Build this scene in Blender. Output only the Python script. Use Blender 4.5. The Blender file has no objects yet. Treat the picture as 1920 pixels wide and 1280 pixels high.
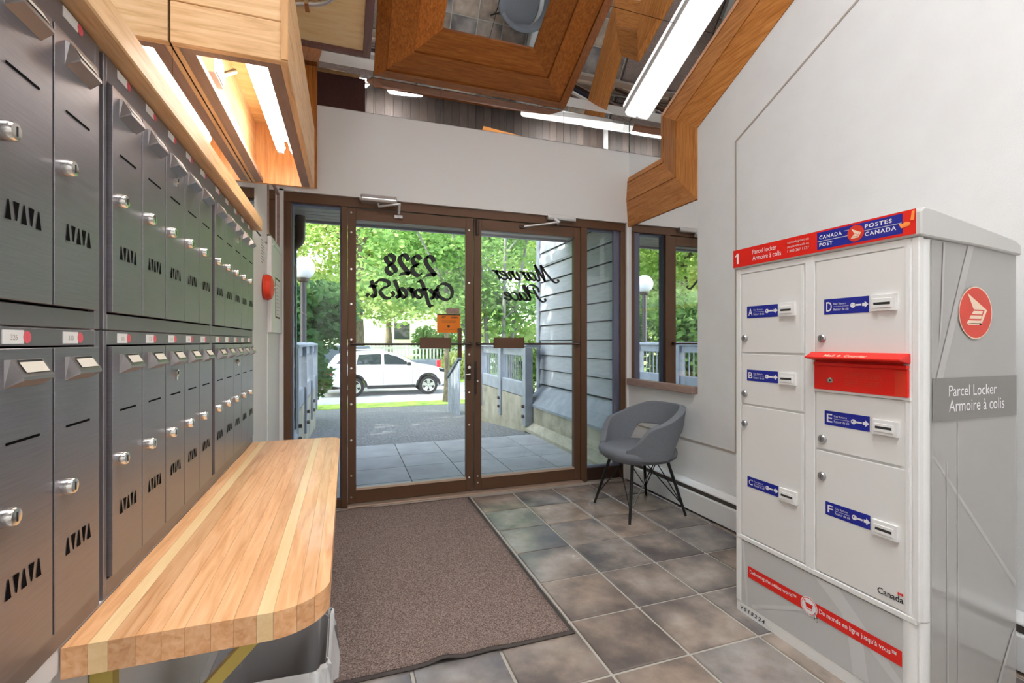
import bpy, bmesh, math, random
import numpy as np
from mathutils import Vector, Matrix
random.seed(7); np.random.seed(7)
R = math.radians
SC = bpy.context.scene
COL = SC.collection

# ------------------------------------------------------------------ camera
cam_d = bpy.data.cameras.new('camera'); cam = bpy.data.objects.new('camera', cam_d); COL.objects.link(cam)
cam.location = (0, 0, 1.15); cam.rotation_euler = (R(90), 0, R(-19.26))
cam_d.sensor_width = 36; cam_d.lens = 887 / 1920 * 36; cam_d.clip_start = 0.03; cam_d.clip_end = 300
SC.camera = cam
# ------------------------------------------------------------------ view, world, sun
SC.view_settings.view_transform = 'Standard'; SC.view_settings.look = 'None'
SC.view_settings.gamma = 1; SC.view_settings.exposure = 0.16; SC.view_settings.use_curve_mapping = False
W = bpy.data.worlds.new('sky'); SC.world = W; W.use_nodes = True
wn = W.node_tree; sky = wn.nodes.new('ShaderNodeTexSky'); sky.sky_type = 'NISHITA'; sky.sun_disc = False
sky.sun_elevation = R(43); sky.sun_rotation = R(-99); sky.air_density = 1.0; sky.dust_density = 1.5; sky.ozone_density = 1.0
hz_ = wn.nodes.new('ShaderNodeHueSaturation'); hz_.inputs['Saturation'].default_value = .5     # bright hazy sky
bg = wn.nodes['Background']; wn.links.new(sky.outputs[0], hz_.inputs['Color']); wn.links.new(hz_.outputs[0], bg.inputs[0]); bg.inputs[1].default_value = 1.15
sun_d = bpy.data.lights.new('sun', 'SUN'); sun_d.energy = 11.5; sun_d.angle = R(0.6); sun_d.color = (1, .95, .86)
sun = bpy.data.objects.new('sun', sun_d); COL.objects.link(sun)
sdir = Vector((-0.72, -0.12, 0.66))           # towards the sun: high on the left
sun.rotation_euler = sdir.to_track_quat('Z', 'Y').to_euler(); sun.location = (-6, 8, 12)
TUBE = 16.0        # radiance of the fluorescent tubes
DIFF = 0.95        # radiance of the acrylic diffuser
SLOPE_FILL = 36.0       # radiance of the two added fill lights, out of view high on the slope

# ------------------------------------------------------------------ materials
MATS = {}
def _new(name):
    m = bpy.data.materials.new(name); m.use_nodes = True; MATS[name] = m
    return m, m.node_tree, m.node_tree.nodes['Principled BSDF']
def mat(name, col, rough=.5, metal=0., spec=.5, coat=0., emit=None, es=0.):
    m, nt, b = _new(name)
    b.inputs['Base Color'].default_value = (*col, 1); b.inputs['Roughness'].default_value = rough
    b.inputs['Metallic'].default_value = metal; b.inputs['Specular IOR Level'].default_value = spec
    b.inputs['Coat Weight'].default_value = coat
    if emit: b.inputs['Emission Color'].default_value = (*emit, 1); b.inputs['Emission Strength'].default_value = es
    return m
def tex(name, cols, scale=(1, 1, 1), freq=5., detail=4., rough=.5, rrange=None, bump=0., bscale=None, metal=0., spec=.5,
        dist=0., rnd=0., rot=(0, 0, 0), pos=None, coat=0., trans=0., nrough=.55):
    """noise driven colour on object coordinates; rnd = per object brightness variation"""
    m, nt, b = _new(name); N = nt.nodes.new; Lk = nt.links.new
    tc = N('ShaderNodeTexCoord'); oi = N('ShaderNodeObjectInfo'); mu = N('ShaderNodeVectorMath'); mu.operation = 'SCALE'
    cx = N('ShaderNodeCombineXYZ'); 
    for i in range(3): Lk(oi.outputs['Random'], cx.inputs[i])
    Lk(cx.outputs[0], mu.inputs[0]); mu.inputs['Scale'].default_value = 41.7
    mp = N('ShaderNodeMapping'); mp.inputs['Scale'].default_value = scale; mp.inputs['Rotation'].default_value = rot
    Lk(tc.outputs['Object'], mp.inputs[0])
    ad = N('ShaderNodeVectorMath'); ad.operation = 'ADD'; Lk(mp.outputs[0], ad.inputs[0]); Lk(mu.outputs[0], ad.inputs[1])
    no = N('ShaderNodeTexNoise'); no.inputs['Scale'].default_value = freq; no.inputs['Detail'].default_value = detail
    no.inputs['Roughness'].default_value = nrough; no.inputs['Distortion'].default_value = dist; Lk(ad.outputs[0], no.inputs['Vector'])
    cr = N('ShaderNodeValToRGB'); e = cr.color_ramp.elements
    n = len(cols)
    ps = pos or [0.28 + 0.44 * i / max(1, n - 1) for i in range(n)]
    while len(e) < n: e.new(.5)
    for i in range(n): e[i].position = ps[i]; e[i].color = (*cols[i], 1)
    Lk(no.outputs['Fac'], cr.inputs[0])
    out = cr.outputs[0]
    if rnd:
        hs = N('ShaderNodeHueSaturation'); ma = N('ShaderNodeMapRange'); ma.inputs['To Min'].default_value = 1 - rnd; ma.inputs['To Max'].default_value = 1 + rnd
        Lk(oi.outputs['Random'], ma.inputs[0]); Lk(ma.outputs[0], hs.inputs['Value']); Lk(out, hs.inputs['Color']); out = hs.outputs[0]
    Lk(out, b.inputs['Base Color'])
    b.inputs['Roughness'].default_value = rough; b.inputs['Metallic'].default_value = metal
    b.inputs['Specular IOR Level'].default_value = spec; b.inputs['Coat Weight'].default_value = coat
    if rrange:
        mr = N('ShaderNodeMapRange'); mr.inputs['From Min'].default_value = .3; mr.inputs['From Max'].default_value = .7
        mr.inputs['To Min'].default_value = rrange[0]; mr.inputs['To Max'].default_value = rrange[1]
        Lk(no.outputs['Fac'], mr.inputs[0]); Lk(mr.outputs[0], b.inputs['Roughness'])
    if bump:
        bu = N('ShaderNodeBump'); bu.inputs['Strength'].default_value = bump; bu.inputs['Distance'].default_value = .01
        if bscale:
            n2 = N('ShaderNodeTexNoise'); n2.inputs['Scale'].default_value = bscale; n2.inputs['Detail'].default_value = 3
            Lk(tc.outputs['Object'], n2.inputs['Vector']); Lk(n2.outputs['Fac'], bu.inputs['Height'])
        else: Lk(no.outputs['Fac'], bu.inputs['Height'])
        Lk(bu.outputs[0], b.inputs['Normal'])
    if trans:
        tr = N('ShaderNodeBsdfTranslucent'); Lk(out, tr.inputs[0]); mx = N('ShaderNodeMixShader'); mx.inputs[0].default_value = trans
        Lk(b.outputs[0], mx.inputs[1]); Lk(tr.outputs[0], mx.inputs[2]); Lk(mx.outputs[0], nt.nodes['Material Output'].inputs[0])
    return m
def wood(name, cols, axis, f=6., rough=.45, rnd=.12, bump=.06, stretch=14., coat=0., spec=.4):
    s = [stretch, stretch, stretch]; s['xyz'.index(axis)] = 1.0
    return tex(name, cols, scale=s, freq=f, detail=6, rough=rough, bump=bump, rnd=rnd, dist=.6, coat=coat, spec=spec)
def s2l(r, g, b):
    f = lambda c: (c / 255 / 12.92) if c / 255 < .04045 else ((c / 255 + .055) / 1.055) ** 2.4
    return (f(r), f(g), f(b))

tex('wall_white', [s2l(232, 231, 230), s2l(236, 236, 235)], freq=6, rough=.6, bump=.12, bscale=160, spec=.3)
mat('white_paint', s2l(236, 236, 235), .45)
mat('white_satin', s2l(238, 238, 238), .35)
mat('seam_beige', s2l(176, 166, 156), .5)
mat('mirror', (.86, .87, .87), .012, 1.0)
mat('mirror_smoke', (.80, .79, .78), .015, 1.0)
mat('dark_gap', (.012, .011, .010), .8)
mat('black', (.012, .012, .013), .4)
mat('chrome', (.80, .79, .76), .18, 1.0)
mat('handle_grey', s2l(160, 156, 156), .32, .85)
mat('void', (.006, .005, .005), .9, 0, .05)
mat('alu', (.72, .72, .72), .35, .9)
tex('steel', [s2l(140, 136, 141), s2l(156, 152, 157)], scale=(1, 1, 40), freq=14, detail=3, rough=.36, rrange=(.32, .42), metal=.78, spec=.5)
mat('steel_frame', s2l(142, 138, 142), .42, .7)
mat('card', s2l(214, 205, 190), .6)
mat('label_white', s2l(245, 243, 240), .6)
mat('label_pink', s2l(235, 96, 110), .5)
mat('bronze', s2l(106, 76, 56), .38, .25, .5)
mat('bronze_dark', s2l(62, 42, 32), .4, .2)
mat('alu_violet', s2l(110, 112, 132), .4, .5)
mat('threshold', s2l(176, 152, 134), .4, .3)
wood('cedar_x', [s2l(150, 84, 28), s2l(184, 108, 42), s2l(204, 132, 60)], 'x', rnd=.32)
wood('cedar_y', [s2l(150, 84, 28), s2l(184, 108, 42), s2l(204, 132, 60)], 'y', rnd=.32)
wood('cedar_z', [s2l(150, 84, 28), s2l(184, 108, 42), s2l(204, 132, 60)], 'z', rnd=.32)
wood('oak_y', [s2l(160, 96, 40), s2l(194, 126, 62), s2l(212, 148, 84)], 'y', rnd=.16)
wood('oak_z', [s2l(160, 96, 40), s2l(194, 126, 62), s2l(212, 148, 84)], 'z', rnd=.16)
wood('pine_x', [s2l(204, 156, 106), s2l(228, 184, 134), s2l(238, 200, 154)], 'x', rnd=.06)
wood('pine_y', [s2l(204, 156, 106), s2l(228, 184, 134), s2l(238, 200, 154)], 'y', rnd=.06)
wood('pine_z', [s2l(190, 134, 84), s2l(210, 158, 104), s2l(222, 174, 120)], 'z', rnd=.06)
wood('pine_rim', [s2l(134, 106, 92), s2l(158, 128, 112)], 'y', rnd=.05)
wood('plywood', [s2l(214, 164, 100), s2l(232, 190, 130), s2l(242, 206, 150)], 'x', f=4, rnd=.04, stretch=7)
wood('plywood_lit', [s2l(232, 190, 130), s2l(246, 212, 156), s2l(250, 224, 176)], 'x', f=4, rnd=.04, stretch=7)  # lighter copy of plywood: the soffit's lamplight is put into the colour
wood('purple_wood', [s2l(104, 72, 66), s2l(128, 92, 88)], 'y', rnd=.05)
wood('bench_wood', [s2l(206, 144, 94), s2l(230, 174, 124), s2l(240, 194, 148)], 'y', f=5, rough=.33, rnd=.13, coat=.15, bump=.03)
wood('bench_light', [s2l(236, 198, 142), s2l(246, 214, 164)], 'y', f=5, rough=.33, rnd=.04, coat=.15, bump=.03)
wood('sill_wood', [s2l(150, 122, 112), s2l(176, 148, 138)], 'y', rnd=.05)
wood('dark_board', [s2l(50, 41, 36), s2l(76, 64, 57)], 'z', rnd=.35, rough=.6)
tex('carpet', [s2l(106, 89, 83), s2l(152, 132, 124), s2l(194, 173, 163)], freq=230, detail=2, rough=1, bump=1.0, spec=.05, pos=[.32, .5, .68])
mat('mat_edge', s2l(74, 66, 62), .8)
mat('grout', s2l(184, 178, 168), .8)
mat('fabric_base', s2l(100, 102, 106), .9)
tex('fabric', [s2l(112, 116, 124), s2l(140, 144, 152)], freq=420, detail=2, rough=.95, bump=.35, spec=.15)
mat('black_metal', (.016, .016, .017), .38, .3)
mat('locker_paint', s2l(234, 233, 230), .32)
mat('locker_frame', s2l(241, 241, 239), .34)
mat('locker_cap', s2l(204, 203, 200), .38)
tex('locker_grey', [s2l(168, 166, 163), s2l(176, 174, 171)], freq=1.5, rough=.16, spec=.6, coat=.3)
tex('locker_panel', [s2l(198, 198, 197), s2l(204, 204, 203)], freq=1.5, rough=.22, spec=.6)
mat('swoosh', s2l(188, 186, 184), .2, 0, .6)
mat('swoosh_light', s2l(214, 214, 213), .25, 0, .6)
mat('locker_band', s2l(136, 133, 130), .25)
mat('post_red', s2l(232, 34, 22), .35)
mat('post_red_logo', s2l(226, 62, 40), .35)
mat('post_blue', s2l(28, 40, 150), .35)
mat('post_white', s2l(246, 244, 246), .4)
mat('post_cream', s2l(252, 222, 196), .4)
mat('peel', s2l(255, 150, 70), .5)
mat('ink', (.02, .02, .022), .5)
mat('steel_lock', (.48, .48, .49), .3, .9)
mat('keyhole', (.03, .03, .03), .5)
mat('heater_slot', s2l(96, 90, 86), .5, .3)
mat('orange_paper', s2l(246, 134, 24), .6)
mat('paper', s2l(236, 234, 230), .7)
mat('alarm_red', s2l(226, 62, 34), .4)
mat('plaque_brown', s2l(92, 62, 46), .5)
mat('bracket_yellow', s2l(206, 184, 96), .4, .2)
mat('bin_grey', s2l(196, 198, 202), .5)
mat('tube_glow', (1, 1, 1), .4, emit=(1, .97, .91), es=TUBE)
mat('diffuser', (1, 1, 1), .4, emit=(1, .995, .97), es=DIFF)
mat('fill_diffuser', (1, 1, 1), .4, emit=(.965, .985, 1.0), es=SLOPE_FILL)
mat('lens_dark', s2l(40, 44, 46), .15)
# exterior
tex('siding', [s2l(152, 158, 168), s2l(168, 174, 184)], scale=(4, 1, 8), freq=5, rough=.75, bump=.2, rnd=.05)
mat('siding_shadow', s2l(46, 52, 60), .9)  # dark backing that paints the shadow line under each siding board
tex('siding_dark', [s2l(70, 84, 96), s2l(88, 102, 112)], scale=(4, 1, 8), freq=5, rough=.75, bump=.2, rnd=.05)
tex('fence_paint', [s2l(136, 144, 156), s2l(160, 168, 178)], freq=7, rough=.75, rnd=.06)
tex('concrete', [s2l(128, 126, 112), s2l(168, 164, 148), s2l(188, 184, 170)], freq=3.5, detail=7, rough=.9, bump=.25)
tex('slab', [s2l(150, 152, 156), s2l(176, 178, 182)], freq=3.5, detail=8, rough=.85, rnd=.06, bump=.1)
tex('asphalt', [s2l(74, 76, 80), s2l(110, 112, 116), s2l(158, 158, 160)], freq=45, detail=3, rough=.95, bump=.3)
tex('street_asphalt', [s2l(168, 168, 170), s2l(190, 190, 192)], freq=3, detail=6, rough=.95)
tex('lawn', [s2l(96, 130, 48), s2l(150, 178, 74), s2l(180, 190, 100)], freq=4, detail=8, rough=1, bump=.6)
mat('gutter_brown', s2l(84, 70, 62), .5)
wood('soffit', [s2l(150, 138, 128), s2l(184, 174, 164)], 'x', rnd=.1)
mat('soffit_edge', s2l(178, 172, 184), .6)
mat('globe', s2l(236, 240, 246), .12, 0, .6)
mat('lamp_pole', s2l(58, 54, 56), .45, .3)
mat('lamp_cup', s2l(70, 62, 54), .45, .3)
mat('car_white', s2l(222, 227, 236), .18, 0, .6, .6)
mat('car_silver', s2l(176, 182, 190), .25, .3, .6, .4)
mat('car_grey', s2l(106, 116, 130), .25, .3, .6, .4)
mat('car_glass', s2l(38, 44, 52), .05, 0, .8)
mat('car_black', s2l(32, 32, 34), .5)
mat('tyre', s2l(34, 34, 36), .85)
mat('tail_red', s2l(200, 20, 40), .2)
mat('rim', (.72, .73, .75), .25, .9)
mat('house_white', s2l(236, 238, 242), .8)
mat('house_roof', s2l(120, 116, 118), .9)
mat('picket_white', s2l(240, 240, 240), .7)
tex('bark', [s2l(64, 56, 46), s2l(104, 94, 78), s2l(134, 124, 104)], scale=(4, 4, 1), freq=6, detail=6, rough=.95, bump=.5)
tex('bark_grey', [s2l(88, 90, 84), s2l(128, 130, 122)], scale=(4, 4, 1), freq=6, detail=6, rough=.95, bump=.4)
for nm, c in dict(leaf_bright=[(104, 152, 44), (158, 196, 84), (206, 220, 138)], leaf_mid=[(62, 118, 40), (112, 164, 66), (168, 202, 112)],
                  leaf_dark=[(34, 84, 30), (66, 124, 50), (112, 160, 84)], leaf_yellow=[(150, 176, 66), (204, 214, 116), (234, 232, 168)]).items():
    c = [tuple(v + .22 * ((.3 * x[0] + .6 * x[1] + .1 * x[2]) - v) for v in x) for x in c]      # softer, hazier greens
    tex(nm, [s2l(*x) for x in c], freq=1.7, detail=5, rough=.55, trans=.5, spec=.3)
# brushed glass: clear pane with a fresnel reflection
def glass_mat(name, tint=(.97, .985, .98), refl=.9):
    m, nt, b = _new(name); nt.nodes.remove(b); N = nt.nodes.new
    tr = N('ShaderNodeBsdfTransparent'); tr.inputs[0].default_value = (*tint, 1); gl = N('ShaderNodeBsdfGlossy'); gl.inputs['Roughness'].default_value = 0.0
    gl.inputs[0].default_value = (refl, refl, refl, 1)
    fr = N('ShaderNodeFresnel'); fr.inputs[0].default_value = 1.45; mx = N('ShaderNodeMixShader')
    nt.links.new(fr.outputs[0], mx.inputs[0]); nt.links.new(tr.outputs[0], mx.inputs[1]); nt.links.new(gl.outputs[0], mx.inputs[2])
    nt.links.new(mx.outputs[0], nt.nodes['Material Output'].inputs[0])
    return m
glass_mat('glass')
def bag_mat(name):
    m, nt, b = _new(name); N = nt.nodes.new
    b.inputs['Base Color'].default_value = (.86, .87, .88, 1); b.inputs['Roughness'].default_value = .22; b.inputs['Specular IOR Level'].default_value = .7
    tr = N('ShaderNodeBsdfTransparent'); tr.inputs[0].default_value = (.93, .94, .95, 1); mx = N('ShaderNodeMixShader'); mx.inputs[0].default_value = .12
    nt.links.new(b.outputs[0], mx.inputs[1]); nt.links.new(tr.outputs[0], mx.inputs[2]); nt.links.new(mx.outputs[0], nt.nodes['Material Output'].inputs[0])
bag_mat('bag')
# glazed stoneware floor tile: grey-tan cloudy field, darker slate clouds towards one side, different on each tile
def tile_mat(name):
    m, nt, b = _new(name); N = nt.nodes.new; Lk = nt.links.new
    tc = N('ShaderNodeTexCoord'); oi = N('ShaderNodeObjectInfo'); cx = N('ShaderNodeCombineXYZ')
    for i in range(3): Lk(oi.outputs['Random'], cx.inputs[i])
    sc = N('ShaderNodeVectorMath'); sc.operation = 'SCALE'; sc.inputs['Scale'].default_value = 53.; Lk(cx.outputs[0], sc.inputs[0])
    ad = N('ShaderNodeVectorMath'); ad.operation = 'ADD'; Lk(tc.outputs['Object'], ad.inputs[0]); Lk(sc.outputs[0], ad.inputs[1])
    n1 = N('ShaderNodeTexNoise'); n1.inputs['Scale'].default_value = 5.5; n1.inputs['Detail'].default_value = 7; n1.inputs['Roughness'].default_value = .6; Lk(ad.outputs[0], n1.inputs['Vector'])
    r1 = N('ShaderNodeValToRGB'); e = r1.color_ramp.elements; e.new(.5)
    for i, (p, c) in enumerate([(.33, s2l(128, 120, 114)), (.50, s2l(160, 148, 138)), (.68, s2l(184, 174, 164))]): e[i].position = p; e[i].color = (*c, 1)
    Lk(n1.outputs['Fac'], r1.inputs[0])
    n2 = N('ShaderNodeTexNoise'); n2.inputs['Scale'].default_value = 2.6; n2.inputs['Detail'].default_value = 3; n2.inputs['Roughness'].default_value = .5; Lk(ad.outputs[0], n2.inputs['Vector'])
    # more slate towards the tile's edges
    sx = N('ShaderNodeSeparateXYZ'); Lk(tc.outputs['Object'], sx.inputs[0])
    ab = []
    for i in (0, 1):
        a = N('ShaderNodeMath'); a.operation = 'ABSOLUTE'; Lk(sx.outputs[i], a.inputs[0]); ab.append(a)
    mxm = N('ShaderNodeMath'); mxm.operation = 'MAXIMUM'; Lk(ab[0].outputs[0], mxm.inputs[0]); Lk(ab[1].outputs[0], mxm.inputs[1])
    mr = N('ShaderNodeMapRange'); mr.inputs['From Min'].default_value = .05; mr.inputs['From Max'].default_value = .165; mr.inputs['To Min'].default_value = -.07; mr.inputs['To Max'].default_value = .10
    Lk(mxm.outputs[0], mr.inputs[0]); a2 = N('ShaderNodeMath'); a2.operation = 'ADD'; Lk(n2.outputs['Fac'], a2.inputs[0]); Lk(mr.outputs[0], a2.inputs[1])
    r2 = N('ShaderNodeValToRGB'); e = r2.color_ramp.elements; e[0].position = .46; e[0].color = (0, 0, 0, 1); e[1].position = .72; e[1].color = (.72, .72, .72, 1); Lk(a2.outputs[0], r2.inputs[0])
    mx = N('ShaderNodeMix'); mx.data_type = 'RGBA'; Lk(r2.outputs[0], mx.inputs['Factor']); Lk(r1.outputs[0], mx.inputs['A']); mx.inputs['B'].default_value = (*s2l(74, 73, 78), 1)
    # warm or cool body
    mx2 = N('ShaderNodeMix'); mx2.data_type = 'RGBA'; mx2.blend_type = 'MULTIPLY'; mx2.inputs['Factor'].default_value = 1
    r3 = N('ShaderNodeValToRGB'); e = r3.color_ramp.elements; e[0].color = (.90, .95, 1.02, 1); e[1].color = (1.08, .97, .88, 1); Lk(oi.outputs['Random'], r3.inputs[0])
    Lk(mx.outputs['Result'], mx2.inputs['A']); Lk(r3.outputs[0], mx2.inputs['B'])
    Lk(mx2.outputs['Result'], b.inputs['Base Color'])
    rr = N('ShaderNodeMapRange'); rr.inputs['To Min'].default_value = .12; rr.inputs['To Max'].default_value = .34; Lk(n1.outputs['Fac'], rr.inputs[0]); Lk(rr.outputs[0], b.inputs['Roughness'])
    bu = N('ShaderNodeBump'); bu.inputs['Strength'].default_value = .10; bu.inputs['Distance'].default_value = .01; Lk(n1.outputs['Fac'], bu.inputs['Height']); Lk(bu.outputs[0], b.inputs['Normal'])
    b.inputs['Specular IOR Level'].default_value = .6
tile_mat('floor_tile')

# ------------------------------------------------------------------ mesh building helpers
OFF = {}
def wloc(o): return OFF.get(o.name, Vector((0, 0, 0))) if o else Vector((0, 0, 0))
def catmull(pts, n=8):
    P = [np.array(p, float) for p in pts]
    if len(P) < 3: return P
    out = []
    Q = [2 * P[0] - P[1]] + P + [2 * P[-1] - P[-2]]
    for i in range(1, len(Q) - 2):
        for k in range(n):
            t = k / n; a, b, c, d = Q[i - 1], Q[i], Q[i + 1], Q[i + 2]
            out.append(.5 * (2 * b + (c - a) * t + (2 * a - 5 * b + 4 * c - d) * t * t + (3 * b - a - 3 * c + d) * t ** 3))
    out.append(P[-1]); return out
_TXT = {}
def text_geo(s, bold=0., spacing=1.0):
    k = (s, bold, spacing)
    if k not in _TXT:
        cu = bpy.data.curves.new('t', 'FONT'); cu.body = s; cu.size = 1; cu.offset = bold; cu.space_character = spacing; cu.resolution_u = 3
        o = bpy.data.objects.new('t', cu); COL.objects.link(o)
        me = bpy.data.meshes.new_from_object(o.evaluated_get(bpy.context.evaluated_depsgraph_get()))
        v = [tuple(x.co) for x in me.vertices]; f = [tuple(p.vertices) for p in me.polygons]
        bpy.data.objects.remove(o); bpy.data.curves.remove(cu); bpy.data.meshes.remove(me)
        xs = [a[0] for a in v]; ys = [a[1] for a in v]
        x0, x1, y0, y1 = min(xs), max(xs), min(ys), max(ys)
        _TXT[k] = (v, f, x0, x1, y0, y1)
    return _TXT[k]
class MB:
    def __init__(s): s.v = []; s.f = []; s.m = []; s.cur = 0
    def mi(s, i): s.cur = i; return s
    def add(s, vs, fs, m=None):
        b = len(s.v); s.v += [tuple(map(float, p)) for p in vs]; s.f += [tuple(b + i for i in f) for f in fs]
        s.m += [s.cur if m is None else m] * len(fs); return s
    def box(s, x0, x1, y0, y1, z0, z1, m=None):
        vs = [(x, y, z) for z in (z0, z1) for y in (y0, y1) for x in (x0, x1)]
        return s.add(vs, [(0, 2, 3, 1), (4, 5, 7, 6), (0, 1, 5, 4), (2, 6, 7, 3), (0, 4, 6, 2), (1, 3, 7, 5)], m)
    def prism(s, poly, axis, a0, a1, m=None):
        """poly in the two other axes (x,y order kept), extruded along axis"""
        i = 'xyz'.index(axis)
        def P(p, a): q = list(p); q.insert(i, a); return q
        n = len(poly)
        vs = [P(p, a0) for p in poly] + [P(p, a1) for p in poly]
        fs = [tuple(range(n))[::-1], tuple(range(n, 2 * n))] + [(k, (k + 1) % n, n + (k + 1) % n, n + k) for k in range(n)]
        return s.add(vs, fs, m)
    def hexa(s, a, b, m=None):
        """two quads joined"""
        return s.add(list(a) + list(b), [(3, 2, 1, 0), (4, 5, 6, 7)] + [(k, (k + 1) % 4, 4 + (k + 1) % 4, 4 + k) for k in range(4)], m)
    def quad(s, *p, m=None): return s.add(p, [tuple(range(len(p)))], m)
    def tube(s, pts, r, n=8, m=None, cap=True, closed=False):
        P = [np.array(p, float) for p in pts]; k = len(P); rr = r if hasattr(r, '__len__') else [r] * k
        vs = []; prev = None
        for i in range(k):
            if closed: t = P[(i + 1) % k] - P[i - 1]
            else: t = P[min(i + 1, k - 1)] - P[max(i - 1, 0)]
            t = t / (np.linalg.norm(t) + 1e-12)
            if prev is None:
                a = np.array([0, 0, 1.]) if abs(t[2]) < .9 else np.array([1., 0, 0])
            else: a = prev
            u = a - t * (a @ t); u /= np.linalg.norm(u) + 1e-12; w = np.cross(t, u); prev = u
            for j in range(n):
                an = 2 * math.pi * j / n; vs.append(P[i] + rr[i] * (math.cos(an) * u + math.sin(an) * w))
        fs = []
        for i in range(k if closed else k - 1):
            i2 = (i + 1) % k
            for j in range(n): fs.append((i * n + j, i * n + (j + 1) % n, i2 * n + (j + 1) % n, i2 * n + j))
        if cap and not closed: fs += [tuple(range(n))[::-1], tuple(range((k - 1) * n, k * n))]
        return s.add(vs, fs, m)
    def lathe(s, prof, c, axis='z', n=20, m=None, cap=True):
        """prof: (radius, height along axis)"""
        i = 'xyz'.index(axis); vs = []
        for r, h in prof:
            for j in range(n):
                a = 2 * math.pi * j / n; p = [r * math.cos(a), r * math.sin(a)]; p.insert(i, h); vs.append([p[q] + c[q] for q in range(3)])
        fs = []
        for k in range(len(prof) - 1):
            for j in range(n): fs.append((k * n + j, k * n + (j + 1) % n, (k + 1) * n + (j + 1) % n, (k + 1) * n + j))
        if cap: fs += [tuple(range(n))[::-1], tuple(range((len(prof) - 1) * n, len(prof) * n))]
        return s.add(vs, fs, m)
    def ball(s, c, r, n=16, m=None, sz=1.):
        return s.lathe([(max(r * math.sin(math.pi * k / n), 1e-4), -r * sz * math.cos(math.pi * k / n)) for k in range(n + 1)], c, 'z', n * 2, m)
    def disc(s, c, r, u, v, n=32, m=None, rv=None):
        c, u, v = map(np.array, (c, u, v)); rv = rv or r
        return s.add([c + u * r * math.cos(2 * math.pi * k / n) + v * rv * math.sin(2 * math.pi * k / n) for k in range(n)], [tuple(range(n))], m)
    def poly(s, pts2, o, u, v, m=None):
        o, u, v = (np.array(a, float) for a in (o, u, v))
        return s.add([o + u * p[0] + v * p[1] for p in pts2], [tuple(range(len(pts2)))], m)
    def text(s, t, o, u, v, w=None, h=None, m=None, bold=0.0, align='l', shear=0., spacing=1.0):
        vs, fs, x0, x1, y0, y1 = text_geo(t, bold, spacing)
        o, u, v = (np.array(a, float) for a in (o, u, v))
        if h is None: sc = w / (x1 - x0); sx = sy = sc
        elif w is None: sx = sy = h / (y1 - y0)
        else: sx = w / (x1 - x0); sy = h / (y1 - y0)
        dx = {'l': 0, 'c': -(x1 - x0) / 2, 'r': -(x1 - x0)}[align]
        return s.add([o + u * (((p[0] - x0 + dx) + shear * (p[1] - y0)) * sx) + v * ((p[1] - y0) * sy) for p in vs], fs, m)
    def build(s, name, mats, parent=None, bevel=0., smooth=None, kind=None, seg=1):
        me = bpy.data.meshes.new(name); off = wloc(parent)
        me.from_pydata([(a - off.x, b - off.y, c - off.z) for a, b, c in s.v], [], s.f)
        for n in ([mats] if isinstance(mats, str) else mats): me.materials.append(MATS[n])
        me.polygons.foreach_set('material_index', s.m)
        bm = bmesh.new(); bm.from_mesh(me); bmesh.ops.recalc_face_normals(bm, faces=bm.faces); bm.to_mesh(me); bm.free()
        if smooth is not None:
            me.polygons.foreach_set('use_smooth', [True] * len(me.polygons)); me.set_sharp_from_angle(angle=R(smooth))
        o = bpy.data.objects.new(name, me); COL.objects.link(o)
        if parent: o.parent = parent; OFF[o.name] = off.copy()
        if bevel:
            b = o.modifiers.new('b', 'BEVEL'); b.width = bevel; b.segments = seg; b.limit_method = 'ANGLE'; b.angle_limit = R(40)
        if kind: o['kind'] = kind
        return o
def thing(name, label, cat, loc=(0, 0, 0), group=None, kind=None):
    o = bpy.data.objects.new(name, None); COL.objects.link(o); o.location = loc; o.empty_display_size = .05
    OFF[o.name] = Vector(loc)
    return tag(o, label, cat, group, kind)
def tag(o, label=None, cat=None, group=None, kind=None):
    if label: o['label'] = label
    if cat: o['category'] = cat
    if group: o['group'] = group
    if kind: o['kind'] = kind
    return o
def piece(src, name, loc, parent, rot=None, scale=None):
    """one more piece sharing the mesh of src"""
    o = bpy.data.objects.new(name, src); COL.objects.link(o); o.parent = parent; o.location = Vector(loc) - wloc(parent)
    if rot: o.rotation_euler = rot
    if scale: o.scale = scale
    return o
def copy_tree(o, parent=None):
    c = o.copy(); COL.objects.link(c); c.parent = parent
    for ch in list(o.children): copy_tree(ch, c)
    return c
X3, Y3, Z3 = (1, 0, 0), (0, 1, 0), (0, 0, 1)
XL, XR, YF, YD = -.42, 2.25, 3.45, 3.50        # left wall, right wall, front fascia, door plane
YB = -1.6                                       # back of the lobby
def zs(y): return 3.0 + (YF - y) * .5           # sloped mirror ceiling

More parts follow.
